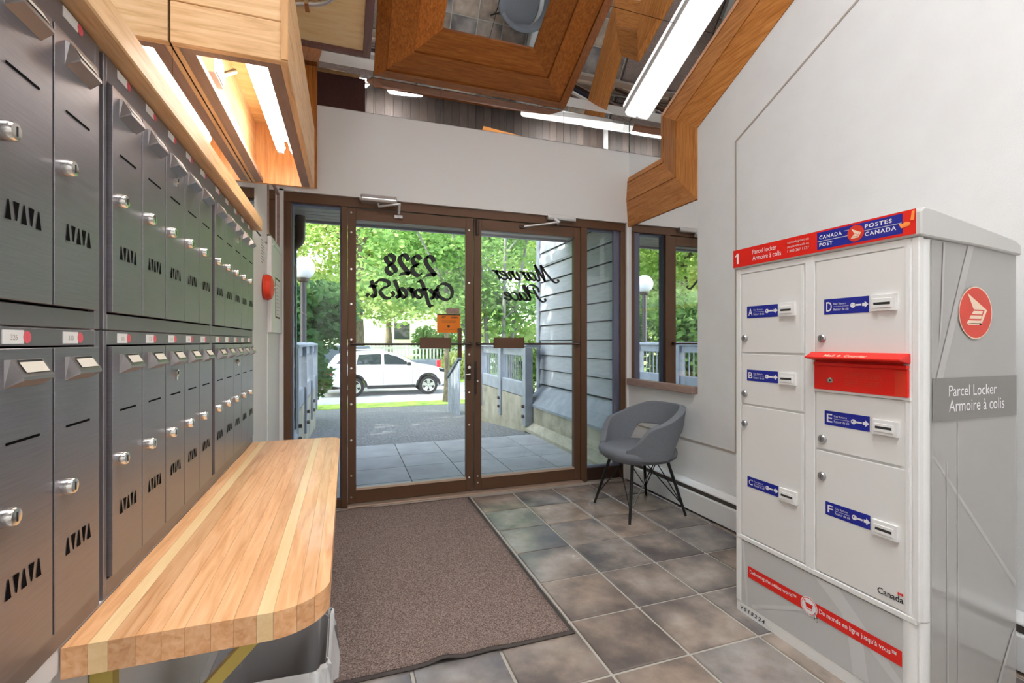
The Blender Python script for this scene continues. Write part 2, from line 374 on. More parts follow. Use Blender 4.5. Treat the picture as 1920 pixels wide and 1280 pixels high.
# ================================================================== THE ROOM
# ---- floor with its tiles
fl = MB().box(XL, XR + .02, YB, YD + .1, -.06, -.006).build('floor', 'grout'); tag(fl, 'dark mottled square tile floor of the lobby', 'floor', kind='structure')
TP = .327
def tile_mesh(w, d):
    b = MB().box(-w / 2, w / 2, -d / 2, d / 2, -.008, 0); o = b.build('tile', 'floor_tile'); me = o.data
    bm = bmesh.new(); bm.from_mesh(me)
    bmesh.ops.bevel(bm, geom=[e for e in bm.edges if all(v.co.z > -.001 for v in e.verts)], offset=.003, segments=1, affect='EDGES'); bm.to_mesh(me); bm.free()
    bpy.data.objects.remove(o); return me
gx = [1.195 + TP * k for k in range(-6, 5)]; gy = [2.412 + TP * k for k in range(-13, 5)]
cache = {}
for i in range(len(gx) - 1):
    for j in range(len(gy) - 1):
        x0, x1, y0, y1 = max(gx[i], XL), min(gx[i + 1], XR), max(gy[j], YB), min(gy[j + 1], YD - .03)
        w, d = x1 - x0 - .012, y1 - y0 - .012
        if w < .03 or d < .03: continue
        k = (round(w, 3), round(d, 3))
        if k not in cache: cache[k] = tile_mesh(w, d)
        piece(cache[k], 'tile', ((x0 + x1) / 2, (y0 + y1) / 2, 0), fl)
# ---- right wall: white below the slanted line, mirror beyond it
AY, AZ = 2.617, 2.60                            # where the slanted edge turns down
def za(y): return AZ + (AY - y) * .5
rw = MB().prism([(YD + .1, -.05), (YB, -.05), (YB, za(YB)), (AY, AZ), (AY, .79), (YD + .1, .79)], 'x', XR, XR + .12).build('wall_right', 'wall_white')
tag(rw, 'white painted lobby wall behind the parcel locker', 'wall', kind='structure')
w_ = .006
MB().box(XR - .003, XR + .01, 2.282 - w_, 2.282 + w_, .464, 2.374).build('panel_seam', 'seam_beige', rw)
MB().box(XR - .003, XR + .01, 2.288, 3.40, .461, .473).build('panel_seam', 'seam_beige', rw)
y2 = -.6
MB().prism([(2.276, 2.370), (2.288, 2.376), (y2, 2.376 + .5 * (2.288 - y2) + .004), (y2, 2.376 + .5 * (2.288 - y2) - .010)], 'x', XR - .003, XR + .01).build('panel_seam', 'seam_beige', rw)
# ---- right hand mirror and the wall behind it
rm = thing('wall_mirror', 'tall mirror on the white wall next to the glass entrance, wooden ledge below', 'mirror', (XR + .02, 3.0, .84))
mr = MB().prism([(YF, .84), (AY - .01, .84), (AY - .01, AZ), (YB, za(YB)), (YB, zs(YB)), (YF, zs(YF))], 'x', XR + .004, XR + .02).build('mirror_glass', 'mirror', rm)
MB().box(XR - .03, XR + .02, 2.632, 3.44, .79, .84).build('ledge', 'sill_wood', rm, bevel=.003)
bw = MB().prism([(YD + .1, .7), (AY - .05, .7), (AY - .05, AZ - .1), (YB, za(YB) - .1), (YB, zs(YB)), (YD + .1, zs(YF))], 'x', XR + .022, XR + .12).build('wall_right_backing', 'white_paint')
tag(bw, 'wall carrying the tall mirror', 'wall', kind='structure')
# ---- sloped mirror ceiling in panels
ce = MB().prism([(YF + .1, zs(YF) - .05 + .06), (YB, zs(YB) + .02), (YB, zs(YB) + .12), (YF + .1, zs(YF) + .12)], 'x', XL - .1, XR + .1).build('ceiling', 'dark_gap')
tag(ce, 'sloping ceiling faced with smoky mirror panels', 'ceiling', kind='structure')
ex = [XL, .178, .91, 1.642, XR]
ey = [YF, 2.73, 2.01, 1.29, .57, -.15, -.87, YB]
for i in range(4):
    for j in range(7):
        a0, a1, b0, b1 = ex[i] + .0015, ex[i + 1] - .0015, ey[j] - .0015, ey[j + 1] + .0015
        MB().hexa([(a0, b0, zs(b0)), (a1, b0, zs(b0)), (a1, b1, zs(b1)), (a0, b1, zs(b1))],
                  [(a0, b0, zs(b0) + .006), (a1, b0, zs(b0) + .006), (a1, b1, zs(b1) + .006), (a0, b1, zs(b1) + .006)]).build('mirror_panel', 'mirror', ce)
# ---- front wall: white fascia over the entrance, mirror strip on top
fw = MB()
fw.box(XL, XR + .02, YF, YD + .12, 2.15, 2.745).box(XL - .1, XL + .025, YF, YD + .12, -.05, 2.16).box(2.232, XR + .03, YF, YD + .12, -.05, 2.16)
fw.box(XL, XR + .02, YF + .01, YD + .12, 2.74, 3.05)
fwo = fw.build('wall_front', 'white_paint'); tag(fwo, 'white fascia wall above the glass entrance', 'wall', kind='structure')
ms = thing('mirror_strip', 'smoky mirror strip between the white fascia and the sloping ceiling', 'mirror', (.9, YF, 2.745))
for a0, a1 in zip([-.19, .178, .65, 1.14, 1.642], [.178, .65, 1.14, 1.642, XR]):
    MB().box(a0 + .0012, a1 - .0012, YF - .004, YF + .006, 2.746, 2.998).build('mirror_panel', 'mirror_smoke', ms)
wp = thing('wood_panel', 'cedar board panel high in the corner beside the fascia', 'panel', (-.3, YF, 2.2))
for k in range(3):
    a0 = XL + .002 + k * .077; MB().box(a0, a0 + .0755, YF - .03, YF - .002, 2.18, 2.99).build('board', 'cedar_z', wp, bevel=.002)
# ---- left wall: white below, mirror above the mailbox trim
lw = MB().box(XL - .12, XL, YB, YD + .12, -.05, 1.70).box(XL - .12, XL - .008, YB, YD + .12, 1.69, 5.6)
lw.box(XL - .01, XL, 2.56, 2.945, 1.69, 2.5).box(XL - .01, XL, 3.405, YF, 1.69, 2.3).box(XL - .01, XL, 2.945, 3.405, 2.10, 2.5)
lwo = lw.build('wall_left', 'wall_white'); tag(lwo, 'white lobby wall carrying the mailboxes', 'wall', kind='structure')
lm = thing('wall_mirror', 'mirror panels above the mailboxes beside the wooden light box', 'mirror', (XL, 1.4, 1.70))
for a0, a1 in ((-1.4, 0), (0, 1.425), (1.425, 2.56)):
    MB().prism([(a0 + .0015, 1.70), (a1 - .0015, 1.70), (a1 - .0015, zs(a1)), (a0 + .0015, zs(a0))], 'x', XL - .007, XL).build('mirror_panel', 'mirror', lm)
lm2 = thing('wall_mirror', 'small wood framed mirror over the intercom cabinet', 'mirror', (XL, 3.18, 1.76))
MB().box(XL - .006, XL + .001, 2.965, 3.385, 1.765, 2.095).build('mirror_glass', 'mirror', lm2)
MB().box(XL - .006, XL + .008, 2.945, 2.965, 1.75, 2.11).box(XL - .006, XL + .008, 3.385, 3.405, 1.75, 2.11).box(XL - .006, XL + .008, 2.965, 3.385, 2.095, 2.11).box(XL - .006, XL + .008, 2.965, 3.385, 1.75, 1.765).build('mirror_frame', 'sill_wood', lm2)
# ---- back of the lobby: dark boards high up, opening to a lit corridor
bk = MB().box(XL - .1, XR + .1, YB - .1, YB, 2.5, 5.7).build('wall_back', 'dark_gap'); tag(bk, 'back wall of the lobby with dark vertical boards', 'wall', kind='structure')
nb = 18
bme = MB().box(-.072, .072, 0, .02, 2.5, 5.6).build('board', 'dark_board'); bmd = bme.data; bpy.data.objects.remove(bme)
for k in range(nb): piece(bmd, 'board', (XL + .075 + k * (XR - XL) / nb, YB, 0), bk)
bl = MB().box(XL - .1, XR + .1, YB - .1, YB, -.05, 2.5).build('wall_back_lower', 'wall_white'); tag(bl, 'white back wall of the lobby behind the viewer', 'wall', kind='structure')
# ---- slanted wood casing on the right wall: three runs of three planks
def casing(name, corners_o, corners_i, fr, hh, place, mats, parent):
    """corners outer/inner as 2d lists; place(a,b,h) -> 3d point; one plank per run and strip"""
    for r in range(len(corners_o) - 1):
        for k in range(len(fr) - 1):
            g = .0012
            def P(c, f): a, b = np.array(corners_o[c]), np.array(corners_i[c]); return a + (b - a) * f
            f0, f1 = fr[k] + (.007 if k else 0), fr[k + 1]
            q = [P(r, f0), P(r + 1, f0), P(r + 1, f1), P(r, f1)]
            hs_ = [hh[k][0], hh[k][0], hh[k][1], hh[k][1]]
            MB().hexa([place(*p, 0) for p in q], [place(*p, h) for p, h in zip(q, hs_)]).build('plank', mats[r], parent)
tr = bpy.data.objects.new('trim_1', None); COL.objects.link(tr); tag(tr, 'three plank cedar casing slanting along the mirror edge', 'trim', kind='structure')
wv, wy = .465, .40
yt = -1.2
def zi(y): return za(y) + wv
Oc = [(yt, za(yt)), (AY, AZ), (AY, 2.117), (YF, 2.117)]
Ic = [(yt + .15, zi(yt + .15)), (AY + wy, zi(AY + wy)), (AY + wy, 2.117 + .42), (YF, 2.117 + .42)]
casing('c', Oc, Ic, [0, .50, .88, 1], [(.010, .024), (.028, .016), (.020, .003)], lambda y, z, h: (XR + .003 - h, y, z), ['oak_y', 'oak_z', 'oak_y'], tr)
# ---- cedar picture frame on the ceiling around a mirror
tf = bpy.data.objects.new('trim_2', None); COL.objects.link(tf); tag(tf, 'big square cedar frame of planks on the mirror ceiling', 'trim', kind='structure')
ca, sa = math.cos(math.atan(.5)), math.sin(math.atan(.5))
def onS(x, s, h): return (x, YF - .018 - s * ca - h * sa, zs(YF - .018 - s * ca) - h * ca)
H = 1.466; wd = .412
xo0, xo1 = .178, 1.642
Of = [(xo0, 0), (xo1, 0), (xo1, H), (xo0, H), (xo0, 0)]; If = [(xo0 + wd, wd), (xo1 - wd, wd), (xo1 - wd, H - wd), (xo0 + wd, H - wd), (xo0 + wd, wd)]
casing('f', Of, If, [0, .19, .60, 1], [(.006, .046), (.034, .050), (.036, .010)], onS, ['cedar_x', 'cedar_y', 'cedar_x', 'cedar_y'], tf)
# ---- wall heater under the right wall
ht = thing('baseboard_heater', 'long white electric baseboard heater along the white wall', 'heater', (2.22, 1.6, 0))
MB().prism([(2.19, .012), (2.19, .135), (2.195, .14), (2.245, .14), (2.245, .012)], 'y', -1.0, 3.42).build('body', 'white_satin', ht, bevel=.003)
MB().prism([(2.205, .140), (2.205, .170), (2.245, .170), (2.245, .140)], 'y', -.98, 3.40).build('grille', 'heater_slot', ht)
MB().prism([(2.19, .172), (2.19, .180), (2.21, .20), (2.247, .20), (2.247, .172)], 'y', -1.0, 3.42).build('top_cover', 'white_satin', ht, bevel=.002)
MB().box(2.189, 2.247, 3.42, 3.44, 0, .2).build('end_cap', 'white_satin', ht, bevel=.003)
# ---- aluminium entrance frame
ef = bpy.data.objects.new('trim_3', None); COL.objects.link(ef); tag(ef, 'dark bronze aluminium frame of the entrance', 'door frame', kind='structure')
y0, y1 = YD - .03, YD + .07
for a0, a1, nm in ((-.395, -.350, 'jamb'), (-.035, .004, 'mullion'), (1.812, 1.868, 'mullion'), (2.185, 2.235, 'jamb')):
    MB().box(a0, a1, y0, y1, 0, 2.084).build(nm, 'bronze', ef, bevel=.002)
MB().box(-.395, 2.235, y0, y1, 2.085, 2.152).build('head', 'bronze', ef, bevel=.002)
MB().box(-.35, -.035, y0 + .02, y1, 0, .055).build('sill', 'bronze', ef, bevel=.002)
MB().box(1.868, 2.185, y0 + .02, y1, 0, .10).build('sill', 'bronze_dark', ef, bevel=.002)
MB().box(.004, 1.812, y0 - .05, y1, 0, .018).build('threshold', 'threshold', ef, bevel=.004)
MB().box(-.40, 2.2, y0 - .075, y0 - .05, -.004, .008).build('edge_strip', 'seam_beige', ef)
# ---- sidelights
def window(n, a0, a1, z0, z1, label, mt, bw):
    w = bpy.data.objects.new('window_%d' % n, None); COL.objects.link(w); tag(w, label, 'window', kind='structure')
    MB().box(a0 + bw, a1 - bw, YD + .018, YD + .024, z0 + bw, z1 - bw).build('pane', 'glass', w)
    MB().box(a0, a0 + bw, YD, YD + .05, z0, z1).box(a1 - bw, a1, YD, YD + .05, z0, z1).box(a0 + bw, a1 - bw, YD, YD + .05, z0, z0 + bw).box(a0 + bw, a1 - bw, YD, YD + .05, z1 - bw, z1).build('window_frame', mt, w)
    return w
window(1, -.35, -.035, .055, 2.085, 'narrow glass sidelight beside the mailboxes', 'alu_violet', .010)
w2 = window(2, 1.868, 2.185, .10, 2.085, 'narrow glass sidelight beside the tall mirror', 'alu_violet', .010)
MB().box(2.125, 2.185, YD - .015, YD + .012, .10, 2.085).build('side_post', 'alu_violet', w2, bevel=.002)

# ---- script lettering drawn with a broad nib
G = {'a': ([[(.85, .85), (.5, 1), (.15, .72), (.05, .33), (.25, 0), (.55, .15), (.85, .8)], [(.92, 1), (.8, .3), (.95, 0), (1.2, .2)]], 1.08),
 'c': ([[(.85, .8), (.55, 1), (.15, .7), (.08, .3), (.35, 0), (.7, .08), (.98, .3)]], .92),
 'd': ([[(.85, .85), (.5, 1), (.15, .72), (.05, .33), (.25, 0), (.55, .15), (.85, .8)], [(1.12, 1.9), (.8, .4), (.92, 0), (1.2, .2)]], 1.08),
 'e': ([[(.1, .42), (.6, .58), (.8, .85), (.55, 1), (.2, .75), (.08, .35), (.35, 0), (.7, .08), (.98, .3)]], .92),
 'f': ([[(1.2, 1.7), (.98, 1.95), (.72, 1.6), (.5, .6), (.35, -.5), (.1, -.92), (-.12, -.72)], [(.15, 1), (.95, 1.02)]], .80),
 'i': ([[(.3, 1), (.15, .3), (.3, 0), (.62, .25)], [(.42, 1.45), (.50, 1.55)]], .52),
 'l': ([[(.12, .3), (.6, 1.3), (.72, 1.85), (.5, 1.9), (.25, 1.1), (.2, .3), (.38, 0), (.68, .25)]], .60),
 'n': ([[(.08, .8), (.25, 1), (.1, 0)], [(.15, .5), (.5, .95), (.72, .85), (.6, .25), (.75, 0), (1.02, .25)]], .95),
 'o': ([[(.5, 1), (.12, .7), (.08, .3), (.4, 0), (.8, .3), (.82, .75), (.5, 1)]], .95),
 'r': ([[(.08, .8), (.25, 1), (.12, 0)], [(.18, .55), (.5, 1), (.82, .92)]], .84),
 't': ([[(.55, 1.75), (.3, .6), (.4, 0), (.78, .2)], [(.05, 1.1), (.85, 1.15)]], 1.0),
 'x': ([[(.0, .85), (.25, .98), (.6, .05), (.92, .12)], [(.88, 1), (.02, 0)]], .90),
 'M': ([[(-1.05, .3), (-1.1, .05), (-.8, -.12), (-.4, .05), (.1, .9), (.5, 1.95)], [(.5, 1.95), (.62, 0)], [(.62, 0), (1.25, 1.95)], [(1.25, 1.95), (1.22, .3), (1.42, 0), (1.7, .2)]], 1.62),
 'P': ([[(-.5, .35), (-.52, 0), (-.1, -.12), (.3, .3), (.6, 1.2), (.7, 1.7)], [(.0, 1.1), (.05, 1.65), (.55, 1.98), (1.2, 1.9), (1.4, 1.45), (1.1, 1.0), (.6, .95)]], 1.22),
 'O': ([[(.9, 1.75), (.3, 1.5), (.05, .85), (.3, .15), (.9, -.1), (1.55, .2), (1.75, .85), (1.5, 1.5), (.9, 1.75)]], 1.72),
 'S': ([[(1.75, 1.35), (1.5, 1.75), (.9, 1.85), (.35, 1.6), (.45, 1.2), (1.1, .95), (1.4, .5), (1.0, -.05), (.4, -.08), (.02, .3), (.2, .62)]], 1.62),
 '.': ([[(.0, .10), (.30, .22)]], .4), ' ': ([], .35),
 '2': ([[(.12, 1.4), (.3, 1.8), (.72, 1.9), (1.05, 1.5), (.8, .9), (.1, .08)], [(.1, .1), (.5, .18), (1.2, .02)]], 1.42),
 '3': ([[(.12, 1.55), (.5, 1.9), (.98, 1.6), (.85, 1.15), (.45, 1.0)], [(.45, 1.0), (1.0, .85), (1.08, .35), (.6, 0), (.08, .22)]], 1.32),
 '8': ([[(.62, 1.9), (.2, 1.6), (.35, 1.12), (.88, .75), (1.05, .35), (.62, 0), (.15, .3), (.33, .75), (.88, 1.15), (1.02, 1.6), (.62, 1.9)]], 1.4)}
def script_line(mb, s, xr, z0, sx, sz, nib, shear, y):
    """read from outside: runs from xr towards smaller x"""
    pen = 0.
    for ch in s:
        st, adv = G[ch]
        for q in st:
            P = catmull(q, 7) if len(q) > 2 else [np.array(p, float) for p in q]
            a = math.radians(nib[2]); nv = np.array([nib[0] * math.cos(a), nib[0] * math.sin(a)]) / 2
            L_, R_ = [], []
            for i, p in enumerate(P):
                w = np.array([xr - (pen + p[0] + shear * p[1]) * sx, z0 + p[1] * sz])
                d = P[min(i + 1, len(P) - 1)] - P[max(i - 1, 0)]; d = np.array([-d[0] - shear * d[1], d[1]]); d = d / (np.linalg.norm(d) + 1e-9)
                n = np.array([-d[1], d[0]]); n = n if n @ nv >= 0 else -n
                off = nv * .55 + n * nib[1] / 2
                L_.append((w[0] - off[0], y, w[1] - off[1])); R_.append((w[0] + off[0], y, w[1] + off[1]))
            k = len(P); vs = L_ + R_
            mb.add(vs, [(i, i + 1, k + i + 1, k + i) for i in range(k - 1)])
        pen += adv
# ---- glazed double doors
def door(n, a0, a1, hinge_left, label):
    d = bpy.data.objects.new('door_%d' % n, None); COL.objects.link(d); d.location = (a0, YD, 0); OFF[d.name] = Vector((a0, YD, 0)); tag(d, label, 'door', kind='structure')
    ya, yb = YD - .022, YD + .022
    s = .056
    MB().box(a0, a0 + s, ya, yb, .022, 2.08).build('stile', 'bronze', d, bevel=.002)
    MB().box(a1 - s, a1, ya, yb, .022, 2.08).build('stile', 'bronze', d, bevel=.002)
    MB().box(a0 + s, a1 - s, ya, yb, 2.00, 2.08).build('top_rail', 'bronze', d, bevel=.002)
    MB().box(a0 + s, a1 - s, ya, yb, .022, .115).build('bottom_rail', 'bronze', d, bevel=.002)
    MB().prism([(ya - .006, .112), (ya + .008, .124), (ya + .03, .124), (ya + .03, .112)], 'x', a0 + s, a1 - s).build('glazing_bead', 'threshold', d)
    gl = MB().box(a0 + s - .004, a1 - s + .004, YD - .003, YD + .003, .11, 2.004).build('glass', 'glass', d)
    MB().tube([(a0 + .02, ya - .025, 1.131), (a1 - .02, ya - .025, 1.131)], .008, 8).box(a0 + .015, a0 + .035, ya - .03, ya, 1.12, 1.142).box(a1 - .035, a1 - .015, ya - .03, ya, 1.12, 1.142).build('push_bar', 'bronze_dark', d, smooth=40)
    return d, gl, ya
d1, g1, ya = door(1, .006, .905, True, 'bronze framed glass door lettered 2328 Oxford St.')
d2, g2, ya = door(2, .912, 1.810, False, 'bronze framed glass door lettered Mariner Place')
MB().box(.498, .728, ya - .04, ya - .02, 1.098, 1.178).build('bar_plate', 'bronze', d1, bevel=.003)
MB().box(1.057, 1.303, ya - .04, ya - .02, 1.098, 1.180).build('bar_plate', 'bronze', d2, bevel=.003)
bol = MB().lathe([(.0075, -.004), (.0075, -.002), (.005, .0)], (0, 0, 0), 'y', 10).build('bolt', 'chrome'); bme = bol.data; bpy.data.objects.remove(bol)
for z in (2.047, 1.909, 1.654, 1.411, 1.165, .963, .713, .463, .216, .067): piece(bme, 'bolt', (.030, ya, z), d1)
for z in (1.988, 1.591, 1.053, .766, .523, .126): piece(bme, 'bolt', (.872, ya, z), d1)
for z in (1.99, .85, .13, .08): piece(bme, 'bolt', (.938, ya, z), d2)
piece(bme, 'bolt', (1.775, ya, 1.131), d2)
MB().box(.855, .885, ya - .012, ya, .86, .98).build('lock_plate', 'bronze_dark', d1, bevel=.003)
MB().lathe([(.012, 0), (.012, .012), (.008, .016)], (.870, ya - .014, .955), 'y', 14).tube([(.87, ya - .01, .905), (.87, ya - .035, .905), (.835, ya - .037, .903)], [.006, .006, .005], 8).build('thumb_turn', 'chrome', d1, smooth=40)
MB().box(.782, .815, ya - .006, ya, 1.03, 1.25).build('latch_guard', 'bronze', d1, bevel=.002)
MB().box(.913, .930, ya - .008, ya, .75, 1.0).build('astragal', 'bronze_dark', d2)
MB().box(.922, .946, ya - .018, ya, 1.955, 2.075).build('flush_bolt', 'bronze_dark', d2, bevel=.004)
t = MB(); script_line(t, '2328', .628, 1.632, .068, .076, (.042, .013, 35), .10, YD - .006); t.build('lettering', 'ink', g1)
t = MB(); script_line(t, 'Oxford St.', .757, 1.468, .0655, .066, (.031, .012, 35), .14, YD - .006); t.build('lettering', 'ink', g1)
t = MB(); script_line(t, 'Mariner', 1.545, 1.632, .0695, .066, (.021, .008, 20), .36, YD - .006); t.build('lettering', 'ink', g2)
t = MB(); script_line(t, 'Place', 1.472, 1.474, .0645, .062, (.020, .008, 20), .30, YD - .006); t.build('lettering', 'ink', g2)
on = tag(MB().box(.632, .808, YD - .010, YD - .007, 1.215, 1.352, 0).text('PET', (.668, YD - .0105, 1.322), X3, Z3, h=.014, m=1, bold=.02).text('ANIMAL', (.735, YD - .0105, 1.322), X3, Z3, h=.014, w=.058, m=1, bold=.02)
   .box(.632, .808, YD - .0108, YD - .0072, 1.346, 1.354, 1).disc((.718, YD - .0106, 1.262), .010, X3, Z3, 20, 2).box(.66, .775, YD - .0106, YD - .0104, 1.302, 1.304, 2).box(.668, .77, YD - .0106, YD - .0104, 1.292, 1.294, 2).box(.68, .76, YD - .0106, YD - .0104, 1.240, 1.2415, 2)
   .build('notice', ['orange_paper', 'ink', 'plaque_brown']), 'orange paper notice taped to the glass door', 'notice')
tag(MB().box(.70, .80, YD - .010, YD - .007, 1.358, 1.40).build('notice', 'sill_wood'), 'small grey sticker above the orange notice on the door', 'sticker')
# ---- door closers
def closer(x0, x1, arm, label):
    c = thing('door_closer', label, 'door closer', ((x0 + x1) / 2, YD - .03, 2.10))
    return c
c = closer(.09, .345, 1, 'grey cylinder door closer over the Oxford Street door')
MB().prism([(YD - .095, 2.118), (YD - .105, 2.135), (YD - .09, 2.168), (YD - .03, 2.168), (YD - .03, 2.112)], 'x', .092, .335).build('body', 'alu', c, bevel=.006, seg=2)
MB().lathe([(.022, 0), (.022, .012)], (.0835, YD - .066, 2.142), 'x', 16).build('end_cap', 'alu', c, smooth=40)
MB().tube([(.21, YD - .07, 2.112), (.21, YD - .07, 2.092), (.30, YD - .085, 2.108), (.352, YD - .088, 2.118)], [.012, .010, .009, .009], 8).build('arm', 'alu', c, smooth=50)
MB().tube([(.352, YD - .088, 2.124), (.350, YD - .055, 2.055)], .010, 8).box(.322, .378, YD - .04, YD - .022, 2.032, 2.052).build('bracket', 'alu', c, smooth=40)
c = closer(1.45, 1.745, 1, 'slim grey door closer over the Mariner Place door')
MB().prism([(YD - .07, 2.115), (YD - .075, 2.13), (YD - .065, 2.158), (YD - .03, 2.158), (YD - .03, 2.112)], 'x', 1.50, 1.745).build('body', 'alu', c, bevel=.005, seg=2)
MB().tube([(1.56, YD - .065, 2.118), (1.59, YD - .09, 2.085)], .018, 10).build('spindle', 'alu', c, smooth=40)
MB().tube([(1.575, YD - .085, 2.092), (1.40, YD - .06, 2.062), (1.31, YD - .035, 2.05)], [.010, .008, .008], 8).build('arm', 'alu', c, smooth=50)
MB().box(1.28, 1.33, YD - .04, YD - .022, 2.035, 2.06).build('bracket', 'bronze_dark', c)

# ================================================================== LIGHT FITTINGS
lb = thing('light_box', 'open bottomed pine light box with fluorescent tubes above the mailboxes', 'light box', (-.285, 1.96, 1.90))
bx0, bx1, by0, by1, bz0, bz1 = XL + .002, -.15, 1.40, 2.52, 1.90, 2.20
MB().box(bx0, bx1, by0, by0 + .02, bz0, bz0 + .105).build('board', 'pine_x', lb, bevel=.002)
MB().box(bx0, bx1, by0, by0 + .02, bz0 + .107, bz0 + .212).build('board', 'pine_x', lb, bevel=.002)
MB().box(bx0, bx1, by0, by0 + .02, bz0 + .214, bz1).build('board', 'pine_x', lb, bevel=.002)
MB().box(bx1 - .016, bx1 + .001, by0 - .004, by0, bz0 + .004, bz1).build('corner_strip', 'pine_z', lb)
for k in range(3): MB().box(bx1 - .02, bx1, by0 + .021, by1, bz0 + k * .1, bz0 + k * .1 + .098).build('board', 'cedar_y' if 0 else 'pine_y', lb, bevel=.002)
MB().box(bx0, bx1 - .021, by1 - .02, by1, bz0, bz1).build('end_board', 'pine_z', lb)
MB().box(bx0, bx0 + .012, by0 + .021, by1 - .021, bz0, bz1).build('inner_board', 'pine_y', lb)
MB().box(bx0 + .012, bx1 - .02, 1.95, by1 - .02, bz1 - .02, bz1).build('top_board', 'plywood', lb)
rim = MB()
rim.box(bx0, bx0 + .045, by0 + .02, by1 - .02, bz0 + .001, bz0 + .02).box(bx1 - .055, bx1 - .02, by0 + .02, by1 - .02, bz0 + .001, bz0 + .02)
rim.box(bx0 + .045, bx1 - .055, by0 + .02, by0 + .045, bz0 + .001, bz0 + .02)
rim.build('rim', 'pine_rim', lb)
MB().box(-.300, -.200, 1.47, 2.34, 2.045, 2.085).build('lamp_body', 'white_satin', lb, bevel=.004)
for x in (-.277, -.222):
    tb = MB().tube([(x, 1.49, 2.012), (x, 2.325, 2.012)], .019, 12).build('tube', 'tube_glow', lb, smooth=40)
    for ye in (1.475, 2.323): MB().box(x - .012, x + .012, ye, ye + .017, 1.99, 2.05).build('socket', 'white_satin', tb)
MB().box(-.405, -.365, 1.60, 1.70, 1.94, 2.02, 0).box(-.365, -.362, 1.605, 1.695, 1.945, 2.015, 0).tube([(-.385, 1.70, 1.99), (-.385, 1.74, 2.0), (-.35, 1.79, 2.05)], .009, 8, 1).build('junction_box', ['alu', 'chrome'], lb, bevel=.002)
# upper soffit with bare plywood underside
so = thing('ceiling_soffit', 'plywood soffit with dark edging under the mirror ceiling', 'soffit', (-.14, 2.3, 2.9))
MB().box(XL + .002, .092, 1.3, 2.995, 2.905, 2.925).build('underside', 'plywood_lit', so)
MB().box(.092, .137, 1.3, 3.04, 2.89, 3.19).build('edge_board', 'purple_wood', so, bevel=.002)
MB().box(XL + .002, .092, 2.995, 3.04, 2.89, 3.19).build('edge_board', 'purple_wood', so, bevel=.002)
MB().box(XL + .002, .137, 1.28, 1.30, 2.89, zs(1.28) - .02).build('near_board', 'pine_x', so)
pts = catmull([(-.30, 2.72, 2.893), (-.246, 2.67, 2.892), (-.13, 2.63, 2.892), (-.063, 2.56, 2.892), (-.0, 2.42, 2.892), (.02, 2.2, 2.892)], 14)
rr = [.0125 if k % 2 else .0105 for k in range(len(pts))]
cd = thing('conduit', 'grey flexible metal conduit stapled under the plywood soffit', 'conduit', (-.13, 2.6, 2.89))
MB().tube(pts, rr, 10).build('hose', 'alu', cd, smooth=60)
MB().box(-.205, -.185, 2.63, 2.70, 2.878, 2.904).lathe([(.012, 0), (.012, .004)], (-.195, 2.72, 2.898), 'z', 14).build('clip', 'chrome', cd)
# wraparound fixture running up the slope against the mirror wall
ff = thing('ceiling_light', 'long white wraparound fluorescent fixture climbing the slope beside the mirror', 'ceiling light', (2.2, 2.2, zs(2.2)))
def fS(x, s, h): return (x, YF - s * ca - h * sa, zs(YF - s * ca) - h * ca)
for s0, s1 in ((.10, 1.36), (1.375, 2.62)):
    a = [fS(2.146, s0, .0), fS(2.249, s0, .0), fS(2.249, s1, .0), fS(2.146, s1, .0)]; b_ = [fS(2.146, s0, .022), fS(2.249, s0, .022), fS(2.249, s1, .022), fS(2.146, s1, .022)]
    MB().hexa(a, b_).build('housing', 'white_satin', ff)
    prof = [(2.148, .023), (2.150, .060), (2.166, .077), (2.232, .077), (2.247, .062), (2.2475, .023)]
    n = len(prof)
    vs = [fS(x, s0 + .004, h * (.9)) for x, h in prof] + [fS(x, s0 + .03, h) for x, h in prof] + [fS(x, s1 - .03, h) for x, h in prof] + [fS(x, s1 - .004, h * .9) for x, h in prof]
    fs = [tuple(range(n)), tuple(range(3 * n, 4 * n))] + [(r * n + k, r * n + (k + 1) % n, (r + 1) * n + (k + 1) % n, (r + 1) * n + k) for r in range(3) for k in range(n)]
    MB().add(vs, fs).build('diffuser', 'diffuser', ff)

for xc, nm_ in ((.12, 'nearer the mailboxes'), (.78, 'nearer the parcel locker')):  # added fill lights above the view, giving most of the room's light
    f2 = thing('ceiling_light', 'added fill light, out of view high on the slope, ' + nm_, 'ceiling light', (xc, 1.2, zs(1.2)))
    s0, s1 = 2.75, 5.25
    MB().hexa([fS(xc - .14, s0, 0), fS(xc + .14, s0, 0), fS(xc + .14, s1, 0), fS(xc - .14, s1, 0)], [fS(xc - .14, s0, .012), fS(xc + .14, s0, .012), fS(xc + .14, s1, .012), fS(xc - .14, s1, .012)]).build('housing', 'white_satin', f2)
    MB().hexa([fS(xc - .135, s0 + .01, .013), fS(xc + .135, s0 + .01, .013), fS(xc + .135, s1 - .01, .013), fS(xc - .135, s1 - .01, .013)], [fS(xc - .10, s0 + .03, .045), fS(xc + .10, s0 + .03, .045), fS(xc + .10, s1 - .03, .045), fS(xc - .10, s1 - .03, .045)]).build('diffuser', 'fill_diffuser', f2)

